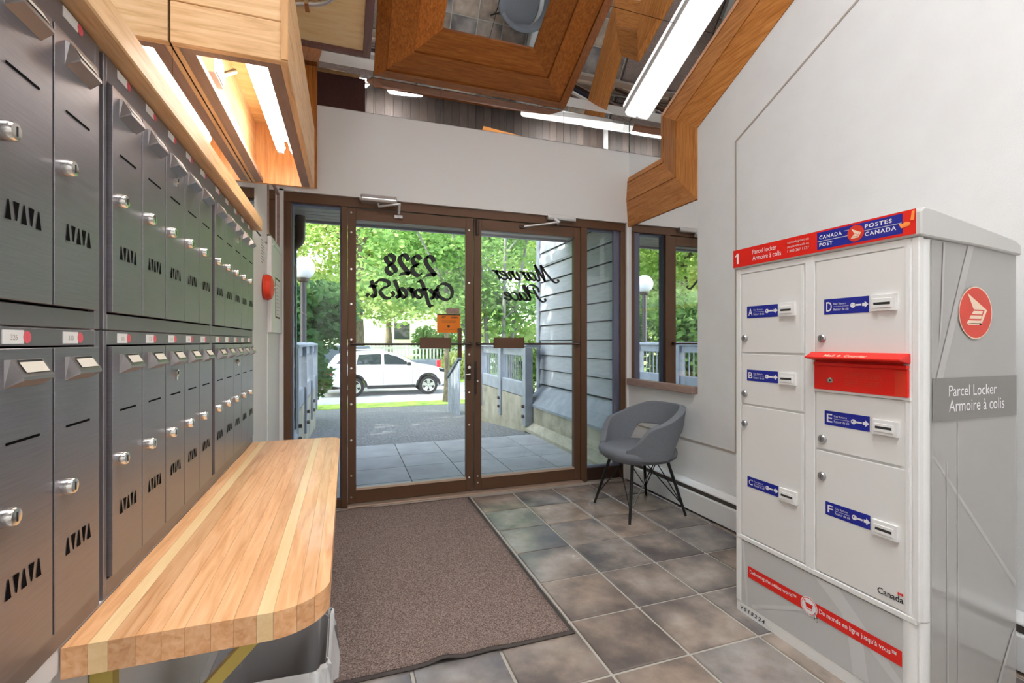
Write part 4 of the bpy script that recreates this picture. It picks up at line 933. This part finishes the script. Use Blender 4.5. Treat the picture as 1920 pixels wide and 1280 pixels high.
ln = MB().add([(-50, 23.0, -.80), (50, 23, -.80), (50, 60, 1.2), (-50, 60, 1.2), (-50, 22.9, -1), (50, 22.9, -1)], [(0, 1, 2, 3), (0, 4, 5, 1)]).build('lawn', 'lawn'); tag(ln, 'bright lawn across the street', 'lawn', kind='structure')
gs = MB().add([(-40, 3.7, -.10), (-.9, 3.7, -.10), (-.9, 14.5, -.83), (-40, 14.5, -.83)], [(0, 1, 2, 3)]).add([(2.35, 6.0, -.08), (40, 6.0, -.08), (40, 14.5, -.83), (2.35, 14.5, -.83)], [(0, 1, 2, 3)]).build('garden_ground', 'lawn'); tag(gs, 'planted ground beside the drive', 'ground', kind='structure')
# ---- building wings with lap siding
def lap(name, label, x, ydir, y0, y1, z0, n, mt, pitch=.195):
    w = MB().box(min(x, x + ydir * .12), max(x, x + ydir * .12), y0, y1, z0 - .5, z0 + n * pitch).build(name, 'siding_shadow'); tag(w, label, 'wall', kind='structure')
    for k in range(n):  # boards stop short so the dark backing draws their shadow lines
        z = z0 + k * pitch; s = -ydir
        MB().prism([(x + s * .001, z + .001), (x + s * .030, z - .004), (x + s * .031, z + .002), (x + s * .012, z + pitch - .016), (x + s * .001, z + pitch - .016)], 'y', y0, y1).build('siding_board', mt, w)
    return w
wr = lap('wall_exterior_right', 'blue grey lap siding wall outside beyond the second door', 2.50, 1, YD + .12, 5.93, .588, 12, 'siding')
MB().box(2.455, 2.60, 5.93, 6.02, .48, 3.0).build('corner_board', 'fence_paint', wr)
MB().box(2.462, 2.52, YD + .12, 5.93, 2.16, 2.27).build('band_board', 'siding', wr)
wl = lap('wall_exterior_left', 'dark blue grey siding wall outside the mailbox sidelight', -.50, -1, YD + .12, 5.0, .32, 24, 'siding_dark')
MB().box(-.55, -.462, 5.0, 5.09, .30, 2.6).build('corner_board', 'siding_dark', wl)
pw = MB().prism([(2.30, -.03), (2.30, .30), (2.62, .30), (2.62, -.03)], 'y', YD + .1, 5.95).build('plinth_right', 'concrete'); tag(pw, 'concrete plinth with sloped ledge below the lap siding', 'plinth', kind='structure')
MB().prism([(2.285, .298), (2.285, .325), (2.50, .56), (2.52, .56), (2.52, .298)], 'y', YD + .1, 5.96).build('sloped_ledge', 'fence_paint', pw)
MB().prism([(2.20, -.02), (2.20, .02), (2.30, .09), (2.31, -.02)], 'y', YD + .1, 5.9).build('kerb', 'concrete', pw)
pb = MB().prism([(-.46, -.03), (-.46, .22), (-.80, .22), (-.80, -.03)], 'y', YD + .1, 5.05).build('plinth_left', 'concrete'); tag(pb, 'concrete plinth below the dark siding', 'plinth', kind='structure')
MB().prism([(-.445, .21), (-.445, .235), (-.50, .30), (-.55, .30), (-.55, .21)], 'y', YD + .1, 5.06).build('sloped_ledge', 'fence_paint', pb)
# ---- canopy above the landing
cn = MB().box(-3.2, 2.6, YD + .1, 5.1, 2.375, 2.6).build('canopy', 'soffit_edge'); tag(cn, 'board soffit canopy above the entrance landing', 'canopy', kind='structure')
for k in range(13): MB().box(-3.2, 2.6, YD + .1 + k * .115, YD + .1 + k * .115 + .105, 2.352, 2.374).build('soffit_board', 'soffit', cn, bevel=.004)
MB().box(-3.2, 2.6, 5.095, 5.13, 2.33, 2.62).build('fascia_board', 'soffit_edge', cn)
dp = thing('downspout', 'brown bent downspout hanging from the canopy corner', 'downspout', (-.44, 4.9, 2.0))
MB().tube(catmull([(-.42, 4.95, 2.36), (-.42, 4.95, 2.22), (-.43, 4.97, 2.12), (-.50, 5.02, 2.06)], 6), .045, 10).build('pipe', 'gutter_brown', dp, smooth=40)
# ---- fences with framed picket panels on concrete
def fence(name, label, x, s, bays, z0, zt_, mt='fence_paint'):
    f = thing(name, label, 'fence', (x, (bays[0] + bays[-1]) / 2, 0))
    MB().box(min(x - s * .02, x + s * .16), max(x - s * .02, x + s * .16), bays[0], bays[-1], -.25, z0).build('concrete_base', 'concrete', f)
    MB().prism([(x - s * .05, zt_ - .03), (x - s * .05, zt_ - .005), (x + s * .06, zt_ + .02), (x + s * .19, zt_ - .005), (x + s * .19, zt_ - .03)], 'y', bays[0] - .03, bays[-1] + .03).build('cap_rail', mt, f)
    for a in bays: MB().box(min(x - s * .045, x + s * .06), max(x - s * .045, x + s * .06), a - .055, a + .055, z0 - .38, zt_ - .03).build('post', mt, f, bevel=.004)
    pk = MB().box(-.006, .006, -.007, .007, z0 + .18, zt_ - .14).build('picket', mt); pm = pk.data; bpy.data.objects.remove(pk)
    for a, b in zip(bays[:-1], bays[1:]):
        MB().box(min(x, x + s * .04), max(x, x + s * .04), a + .055, b - .055, zt_ - .14, zt_ - .03).build('top_rail', mt, f)
        MB().box(min(x - s * .02, x + s * .04), max(x - s * .02, x + s * .04), a + .055, b - .055, z0 - .02, z0 + .19).build('lower_board', mt, f, bevel=.012)
        n = int((b - a - .2) / .085)
        for k in range(n): piece(pm, 'picket', (x + s * .02, a + .11 + k * (b - a - .22) / max(1, n - 1), 0), f)
        for z in (z0 - .12, z0 - .25): MB().lathe([(.022, 0), (.022, .03)], (x - s * .075 if s > 0 else x + .045, a, z), 'x', 10).build('anchor_bolt', 'gutter_brown', f)
    return f
fence('picket_fence', 'weathered blue grey picket fence beyond the second glass door', 2.235, 1, [5.80, 6.86, 7.95, 9.05], .42, 1.10)
fence('picket_fence', 'blue grey picket fence carrying the globe lamp', -.50, -1, [5.20, 6.25, 7.35, 8.4], .42, 1.12)
rl = thing('stair_railing', 'pale railing panel sloping down at the end of the picket fence', 'railing', (2.2, 10.3, -.4))
ra, rb_, rz0, rz1 = 9.55, 10.75, .78, .30
MB().hexa([(2.16, ra, rz0), (2.24, ra, rz0), (2.24, rb_, rz1), (2.16, rb_, rz1)], [(2.16, ra, rz0 + .07), (2.24, ra, rz0 + .07), (2.24, rb_, rz1 + .07), (2.16, rb_, rz1 + .07)]).build('top_rail', 'siding_dark', rl)
for k in range(9):
    y = ra + .07 + k * .135; zt_ = rz0 - (y - ra) * (rz0 - rz1) / (rb_ - ra); MB().box(2.19, 2.215, y - .035, y + .035, gz(y) - .02, zt_).build('picket', 'fence_paint', rl)
# ---- globe lamp
gl_ = thing('globe_lamp', 'white globe lamp on a dark pole outside the sidelight', 'lamp', (-.58, 7.3, 1.1))
MB().ball((-.58, 7.3, 2.19), .16, 14).build('globe', 'globe', gl_, smooth=60)
MB().lathe([(.03, 1.98), (.07, 2.0), (.085, 2.035), (.085, 2.05)], (-.58, 7.3, 0), 'z', 16).build('cup', 'lamp_cup', gl_, smooth=40)
MB().lathe([(.055, 1.12), (.055, 1.14), (.042, 1.16), (.042, 1.99)], (-.58, 7.3, 0), 'z', 14).build('pole', 'lamp_pole', gl_, smooth=40)

# ---- cars
def wheel(o, c, r, w, side, spokes=5):
    wl_ = MB().lathe([(r * .66, -w / 2), (r * .93, -w / 2), (r, -w / 2 + .03), (r, w / 2 - .03), (r * .93, w / 2), (r * .66, w / 2)], c, 'y', 32).build('wheel', 'tyre', o, smooth=40)
    y = c[1] + side * (w / 2 + .004); s = MB(); cc_ = np.array([c[0], y, c[2]])
    s.lathe([(r * .60, 0), (r * .68, 0), (r * .68, side * .02), (r * .60, side * .02), (r * .60, 0)], (c[0], y, c[2]), 'y', 32, 0, False).lathe([(r * .15, 0), (r * .15, side * .025)], (c[0], y, c[2]), 'y', 16, 0).lathe([(r * .62, -side * .003), (r * .62, side * .001)], (c[0], y, c[2]), 'y', 24, 1)
    for k in range(spokes):
        a = 2 * math.pi * k / spokes + .3; u = np.array([math.cos(a), 0, math.sin(a)]); v = np.array([-math.sin(a), 0, math.cos(a)]); n = np.array([0, side * .015, 0])
        q = [cc_ + u * r * .10 - v * r * .13, cc_ + u * r * .10 + v * r * .13, cc_ + u * r * .64 + v * r * .20, cc_ + u * r * .64 - v * r * .20]
        s.hexa(q, [p + n for p in q], 0)
    s.build('rim', ['rim', 'car_black'], wl_)
def arc(cx, cz, r, a0, a1, n=10): return [(cx + r * math.cos(R(a0 + (a1 - a0) * k / n)), cz + r * math.sin(R(a0 + (a1 - a0) * k / n))) for k in range(n + 1)]
def suv(name, label, x0, y, z, paint, S=1., long_=0.):
    o = thing(name, label, 'car', (x0 + 2.2 * S, y, z))
    hw = .91
    def T(p, yy): return (x0 + p[0] * S, y + yy * S, z + p[1] * S)
    body = [(.03, .55), (.02, .72), (.06, .98), (.10, 1.08), (3.28, 1.10), (3.42, 1.12), (3.95, 1.06), (4.28, .96), (4.40, .80), (4.43, .58), (4.36, .36), (4.12, .33)] + arc(3.68, .36, .42, 0, 180) + [(3.2, .34), (1.46, .34)] + arc(1.0, .36, .42, 0, 180) + [(.50, .36), (.12, .42)]
    n = len(body); vs = []; ys_ = (-hw + .07, -hw, hw, hw - .07)
    # body sides bulge slightly below the belt line
    def half(p): return hw - .05 * max(0, (p[1] - .78) / .34) - .03 * max(0, (.55 - p[1]) / .2) - .12 * max(0, (p[0] - 4.0) / .43) ** 1.5 - .06 * max(0, (.3 - p[0]) / .3)
    vs = [T(p, -half(p)) for p in body] + [T(p, half(p)) for p in body]
    fs = [tuple(range(n))[::-1], tuple(range(n, 2 * n))] + [(k, (k + 1) % n, n + (k + 1) % n, n + k) for k in range(n)]
    MB().add(vs, fs).build('body', paint, o, bevel=.035 * S, seg=3, smooth=35)
    gh = [(.08, 1.05), (.14, 1.20), (.36, 1.50), (.62, 1.615), (1.5, 1.66), (2.2, 1.63), (2.62, 1.52), (3.38, 1.10), (3.3, 1.05)]
    def hg(zz): return .86 - .30 * (zz - 1.05) / .6
    m = len(gh); vs = [T(p, -hg(p[1])) for p in gh] + [T(p, hg(p[1])) for p in gh]
    fs = [tuple(range(m))[::-1], tuple(range(m, 2 * m))] + [(k, (k + 1) % m, m + (k + 1) % m, m + k) for k in range(m)]
    MB().add(vs, fs).build('cabin', paint, o, bevel=.03 * S, seg=2, smooth=35)
    def pane(nm, pts, e=.006):
        for sd in (-1, 1):
            q = [T(p, sd * (hg(p[1]) + e)) for p in pts]; q2 = [T(p, sd * (hg(p[1]) - .01)) for p in pts]; k = len(pts)
            MB().add(q + q2, [tuple(range(k)), tuple(range(k, 2 * k))] + [(a, (a + 1) % k, k + (a + 1) % k, k + a) for a in range(k)]).build(nm, 'car_glass', o)
    pane('side_window', [(2.06, 1.16), (2.06, 1.535), (2.20, 1.54), (2.56, 1.44), (2.98, 1.19), (2.96, 1.14)])
    pane('side_window', [(1.08, 1.16), (1.16, 1.52), (1.9, 1.545), (1.96, 1.53), (1.96, 1.16)])
    pane('side_window', [(.40, 1.20), (.62, 1.46), (.95, 1.50), (.90, 1.18)])
    # windscreen and rear window
    for nm, p0, p1 in (('windscreen', (2.70, 1.495), (3.34, 1.135)), ('rear_window', (.155, 1.235), (.34, 1.485))):
        e = .012 if nm[0] == 'w' else -.012
        q = [T((p0[0] + e, p0[1] + .012), -hg(p0[1]) + .07), T((p0[0] + e, p0[1] + .012), hg(p0[1]) - .07), T((p1[0] + e, p1[1] + .012), hg(p1[1]) - .07), T((p1[0] + e, p1[1] + .012), -hg(p1[1]) + .07)]
        MB().quad(*q).build(nm, 'car_glass', o)
    for sd in (-1, 1):
        MB().box(x0 + 1.46 * S, x0 + 3.2 * S, y + sd * (hw - .02) * S - .02, y + sd * (hw - .02) * S + .02, z + .28 * S, z + .40 * S).build('sill', 'car_black', o, bevel=.01)
        for xx in (2.0, 2.95): MB().box(x0 + (xx - .9) * S if xx < 2.5 else x0 + 2.06 * S, x0 + (xx - .72) * S if xx < 2.5 else x0 + 2.24 * S, y + sd * (hw - .025) * S - .02, y + sd * (hw - .025) * S + .02, z + .93 * S, z + .965 * S).build('handle', paint, o, bevel=.006)
        for xx in (1.02, 2.02, 3.08): MB().box(x0 + xx * S - .004, x0 + xx * S + .004, y + sd * (hw + .000) * S - .012, y + sd * (hw + .000) * S + .004, z + .42 * S, z + .90 * S).build('door_seam', 'car_black', o)
        MB().tube([T((.75, 1.66), sd * .58), T((.95, 1.70), sd * .58), T((2.0, 1.70), sd * .58), T((2.2, 1.65), sd * .58)], .018 * S, 8).build('roof_rail', 'car_silver', o)
        MB().box(x0 + 2.86 * S, x0 + 3.02 * S, y + sd * .98 * S - .09, y + sd * .98 * S + .09, z + 1.10 * S, z + 1.24 * S).build('wing_mirror', 'car_black', o, bevel=.03)
        MB().add([T(p, sd * e_) for e_ in (hw - .085, hw - .025) for p in ((.025, .78), (.26, .80), (.24, 1.02), (.075, 1.06))], [(0, 1, 2, 3), (7, 6, 5, 4), (0, 4, 5, 1), (1, 5, 6, 2), (2, 6, 7, 3), (3, 7, 4, 0)]).build('tail_light', 'tail_red', o)
        MB().add([T(p, sd * e_) for e_ in (hw - .20, hw - .07) for p in ((4.12, .86), (4.36, .82), (4.30, .95), (4.08, 1.0))], [(0, 1, 2, 3), (7, 6, 5, 4), (0, 4, 5, 1), (1, 5, 6, 2), (2, 6, 7, 3), (3, 7, 4, 0)]).build('headlight', 'car_glass', o)
        for cx_ in (1.0, 3.68):
            wheel(o, (x0 + cx_ * S, y + sd * (hw - .13) * S, z + .355 * S), .355 * S, .22 * S, sd)
            a_ = arc(cx_, .36, .40, 0, 180, 12); b_2 = arc(cx_, .36, .47, 0, 180, 12); k = 13; vv = [T(p, sd * (hw + .004)) for p in a_ + b_2] + [T(p, sd * (hw - .08)) for p in a_ + b_2]
            MB().add(vv, [(i, i + 1, k + i + 1, k + i) for i in range(k - 1)] + [(2 * k + i, 2 * k + i + 1, i + 1, i) for i in range(k - 1)] + [(k + i, k + i + 1, 3 * k + i + 1, 3 * k + i) for i in range(k - 1)]).build('wheel_arch', 'car_black', o)
    MB().box(x0 - .02 * S, x0 + .25 * S, y - (hw - .12) * S, y + (hw - .12) * S, z + .34 * S, z + .50 * S).build('rear_bumper', 'car_black', o, bevel=.02)
    MB().box(x0 + 4.25 * S, x0 + 4.44 * S, y - (hw - .2) * S, y + (hw - .2) * S, z + .30 * S, z + .42 * S).build('front_bumper', 'car_black', o, bevel=.02)
    return o
suv('parked_suv', 'white SUV parked on the street in front of the glass doors', -.75, 18.9, -.855, 'car_white')
suv('parked_suv', 'silver car parked across the street behind the white SUV', -6.4, 21.9, -.855, 'car_silver', 1.05)
pu = thing('pickup_truck', 'dark grey pickup truck parked behind the white SUV', 'truck', (1.6, 22.0, -.855))
MB().prism([(-.6, -.30), (3.95, -.30), (3.97, .35), (-.6, .30)], 'y', 21.1, 22.9).build('body', 'car_grey', pu, bevel=.05, seg=2)
MB().prism([(-1.6, -.3), (1.2, -.3), (1.2, .30), (.95, .95), (-.6, 1.0), (-1.6, .35)], 'y', 21.2, 22.8).build('cabin', 'car_grey', pu, bevel=.05, seg=2)
MB().box(-.3, .8, 21.185, 21.21, .40, .88).build('side_window', 'car_glass', pu)
MB().box(3.80, 3.99, 21.08, 21.30, -.02, .32).build('tail_light', 'tail_red', pu, bevel=.02)
for xx in (-.5, 2.9): wheel(pu, (xx, 21.25, -.855 + .40), .40, .26, -1)

# ---- house and white fence across the street
hs = thing('white_house', 'white house across the street behind the trees', 'house', (2, 40, 0))
MB().box(-9, 13, 38, 46, -.5, 4.2).build('wall', 'house_white', hs)
MB().prism([(37.5, 4.1), (46.5, 4.1), (42, 6.6)], 'x', -9.6, 13.6).build('roof', 'house_roof', hs)
for xx in (-6.5, -3.2, .4, 4.1, 7.6, 10.6):
    wf = MB().box(xx - .7, xx + .7, 37.93, 38.0, 1.2, 2.7).build('window', 'picket_white', hs); MB().box(xx - .6, xx + .6, 37.90, 37.94, 1.3, 2.6).build('pane', 'car_glass', wf)
pf = thing('white_fence', 'low white picket fence at the edge of the lawn across the street', 'fence', (2, 27, -.5))
MB().box(-8, 14, 27.0, 27.05, -.05, .08).build('rail', 'picket_white', pf); MB().box(-8, 14, 27.0, 27.05, .72, .85).build('rail', 'picket_white', pf)
pk = MB().box(-.05, .05, -.04, -.01, -.5, 1.0).build('picket', 'picket_white'); pm = pk.data; bpy.data.objects.remove(pk)
for k in range(110): piece(pm, 'picket', (-7.9 + k * .2, 27.0, 0), pf)

# ---- trees: trunk, branches, leaves
def leaves(name, centers, rad, n, size, mt, parent, seed, flat=.8):
    r = np.random.RandomState(seed); C_ = np.array(centers, float); Rd = np.array(rad, float)
    idx = r.choice(len(C_), n, p=Rd ** 2 / (Rd ** 2).sum())
    d = r.normal(size=(n, 3)); d /= np.linalg.norm(d, axis=1)[:, None]
    rr_ = (r.rand(n) ** .45)
    pos = C_[idx] + d * (rr_ * Rd[idx])[:, None] * np.array([1, 1, flat])
    u = r.normal(size=(n, 3)); u[:, 2] *= .5; u /= np.linalg.norm(u, axis=1)[:, None]
    w = np.cross(u, r.normal(size=(n, 3))); w /= np.linalg.norm(w, axis=1)[:, None]
    nn = np.cross(u, w)
    s = size * (.6 + .8 * r.rand(n))[:, None]
    V = np.stack([pos - u * s * .6, pos + w * s * .34 + nn * s * .08, pos + u * s * .6, pos - w * s * .34 + nn * s * .08], 1).reshape(-1, 3)
    off = wloc(parent); V = V - np.array(off)
    me = bpy.data.meshes.new(name); me.vertices.add(4 * n); me.vertices.foreach_set('co', V.astype(np.float32).ravel())
    me.loops.add(4 * n); me.loops.foreach_set('vertex_index', np.arange(4 * n, dtype=np.int32)); me.polygons.add(n); me.polygons.foreach_set('loop_start', np.arange(0, 4 * n, 4, dtype=np.int32))
    me.materials.append(MATS[mt]); me.update(calc_edges=True)
    o = bpy.data.objects.new(name, me); COL.objects.link(o); o.parent = parent; o['kind'] = 'stuff'; OFF[o.name] = off.copy()
    return o
def tree(name, label, x, y, z, h, tr_, crown, n, size, mt, seed, bark='bark', fork=.35, cz=.62, sq=.75, lean=(0, 0), cat='tree', group='street trees'):
    """crown: horizontal radius; h: total height"""
    r = random.Random(seed); t = thing(name, label, cat, (x, y, z), group)
    top = (x + lean[0], y + lean[1], z + h * .8)
    P = [(x, y, z - .1), (x + .02, y, z + h * .15), (x + lean[0] * .4, y + lean[1] * .4, z + h * fork), top]
    cp = catmull(P, 5); m = len(cp); MB().tube(cp, [tr_ * (1.25 - .15 * k if k < 2 else 1 - .75 * k / m) for k in range(m)], 10).build('trunk', bark, t, smooth=60)
    cs, rs = [], []
    for k in range(9):
        a = r.uniform(0, 6.28); f = r.uniform(fork, .72); s = np.array([x + lean[0] * f, y + lean[1] * f, z + h * f]); L_ = crown * r.uniform(.55, .95)
        e = s + np.array([math.cos(a) * L_, math.sin(a) * L_, h * r.uniform(.04, .24)])
        mid = (s + e) / 2 + np.array([0, 0, h * .05])
        bp_ = catmull([s, mid, e], 4); MB().tube(bp_, [tr_ * .42 * (1 - .8 * q / len(bp_)) for q in range(len(bp_))], 6).build('branch', bark, t, smooth=60)
        cs.append(e); rs.append(crown * r.uniform(.34, .5)); cs.append(mid); rs.append(crown * r.uniform(.28, .42))
    for k in range(10):
        a = r.uniform(0, 6.28); L_ = crown * r.uniform(0, .8); cs.append(np.array([x + math.cos(a) * L_, y + math.sin(a) * L_, z + h * (cz + r.uniform(-.24, .34))])); rs.append(crown * r.uniform(.3, .5))
    leaves('foliage', cs, rs, n, size, mt, t, seed, sq)
    return t
tree('street_tree', 'thick trunked street tree behind the white SUV roof', .55, 24.2, -.8, 11.5, .34, 4.6, 11000, .22, 'leaf_bright', 11, cz=.55)
tree('street_tree', 'young slim tree on the verge at the nose of the white SUV', 3.05, 15.2, -.8, 7.5, .11, 2.5, 7000, .17, 'leaf_mid', 12, cz=.70, fork=.5)
tree('street_tree', 'broad bright maple across the street between the doors', 6.8, 27.5, -.7, 10.5, .30, 5.0, 9500, .22, 'leaf_bright', 13, cz=.5, fork=.28)
tree('street_tree', 'yellow green tree across the street left of the lamp', -4.8, 26.5, -.7, 10, .28, 4.8, 10000, .22, 'leaf_yellow', 14, cz=.5, fork=.28)
tree('street_tree', 'pale tree in front of the white house', 2.6, 32.0, -.4, 12, .3, 5.2, 9000, .24, 'leaf_yellow', 15, cz=.48, fork=.25)
tree('street_tree', 'tall tree far to the side beyond the picket fence', 12.5, 24.0, -.7, 12, .3, 5.5, 14000, .26, 'leaf_bright', 16, cz=.5, fork=.3)
tree('street_tree', 'dense tree seen only in the tall mirror', -11.0, 20.0, -.7, 11, .3, 5.6, 15000, .26, 'leaf_yellow', 17, cz=.46, fork=.2)
tree('street_tree', 'second tree seen only in the tall mirror, farther along', -16.5, 25.0, -.7, 12, .3, 6.0, 12000, .28, 'leaf_bright', 18, cz=.45, fork=.2)
tree('street_tree', 'leafy tree in the garden beside the drive', -7.0, 14.0, -.8, 8, .18, 3.6, 12000, .18, 'leaf_bright', 19, cz=.5, fork=.2)
tree('street_tree', 'tall shade tree in the garden beyond the lamp fence', -8.5, 10.5, -.4, 11, .22, 4.2, 11000, .2, 'leaf_bright', 21, cz=.62, fork=.4)
tree('street_tree', 'small dense tree in the garden right behind the lamp fence', -5.0, 5.4, -.3, 8.5, .16, 2.9, 11000, .17, 'leaf_bright', 22, cz=.62, fork=.35)
# multi stemmed tree behind the picket fence
mt_ = thing('multi_stem_tree', 'multi stemmed small maple behind the picket fence', 'tree', (3.0, 9.6, -.35), 'garden trees')
cs, rs = [], []
for k, (dx, dy, lx, ly, hh) in enumerate([(-.35, 0, -.75, .2, 4.6), (-.12, .1, -.30, .3, 5.0), (.12, -.1, .05, -.1, 5.2), (-.30, .1, -1.3, .6, 4.0), (.30, .1, .65, .3, 4.4)]):
    p0 = np.array([3.0 + dx, 9.6 + dy, -.4]); p1 = p0 + np.array([lx * .25, ly * .3, hh * .45]); p2 = p0 + np.array([lx, ly, hh])
    q = catmull([p0, p1, p2], 8); MB().tube(q, [.062 * (1 - .7 * i / len(q)) for i in range(len(q))], 8).build('stem', 'bark_grey', mt_, smooth=60)
    for f in (.5, .62, .75, .9): 
        c_ = q[int(f * (len(q) - 1))]; cs.append(c_ + np.array([random.uniform(-.6, .6), random.uniform(-.4, .6), random.uniform(-.1, .4)])); rs.append(random.uniform(.35, .6))
    for f, sgn in ((.45, 1), (.6, -1), (.72, 1)):
        c_ = q[int(f * (len(q) - 1))]; e = c_ + np.array([sgn * random.uniform(.4, .9), random.uniform(-.3, .5), random.uniform(.3, .8)])
        MB().tube([c_, (c_ + e) / 2 + np.array([0, 0, .05]), e], [.022, .016, .007], 6).build('branch', 'bark_grey', mt_, smooth=60); cs.append(e); rs.append(.45)
leaves('foliage', cs, rs, 5200, .105, 'leaf_mid', mt_, 31, .8)
# shrubs
def shrub(label, x, y, z, r_, h, n, size, m_, seed):
    s = thing('shrub', label, 'shrub', (x, y, z), 'garden shrubs'); r = random.Random(seed); cs, rs = [], []
    for k in range(7):
        a = r.uniform(0, 6.28); e = np.array([x + math.cos(a) * r_ * r.uniform(.2, .7), y + math.sin(a) * r_ * r.uniform(.2, .7), z + h * r.uniform(.25, .85)])
        MB().tube([(x, y, z - .05), ((x + e[0]) / 2, (y + e[1]) / 2, z + h * .35), e], [.03, .02, .008], 5).build('stem', 'bark', s); cs.append(e); rs.append(r_ * r.uniform(.45, .65))
    leaves('foliage', cs, rs, n, size, m_, s, seed, .9); return s
shrub('dark green glossy shrub behind the globe lamp fence', -.95, 9.4, -.4, 1.05, 2.75, 6500, .12, 'leaf_dark', 41)
shrub('dark shrub farther out by the lamp fence', -1.9, 10.8, -.4, 1.3, 3.2, 6500, .13, 'leaf_dark', 42)
shrub('green shrub behind the white picket fence', 5.2, 28.2, -.5, 1.6, 2.6, 4000, .2, 'leaf_mid', 43)
shrub('low bright shrub on the lawn by the pickup', 5.4, 24.0, -.8, 1.2, 1.6, 3000, .16, 'leaf_yellow', 44)
shrub('bushy green shrub in the garden beyond the lamp fence', -3.2, 8.6, -.4, 1.5, 2.6, 7000, .14, 'leaf_mid', 45)
shrub('bright shrub in the garden beyond the lamp fence', -5.2, 10.2, -.4, 1.8, 3.4, 8000, .16, 'leaf_bright', 46)
shrub('shrub growing behind the multi stemmed maple', 4.4, 10.8, -.4, 1.3, 2.2, 4500, .13, 'leaf_bright', 47)
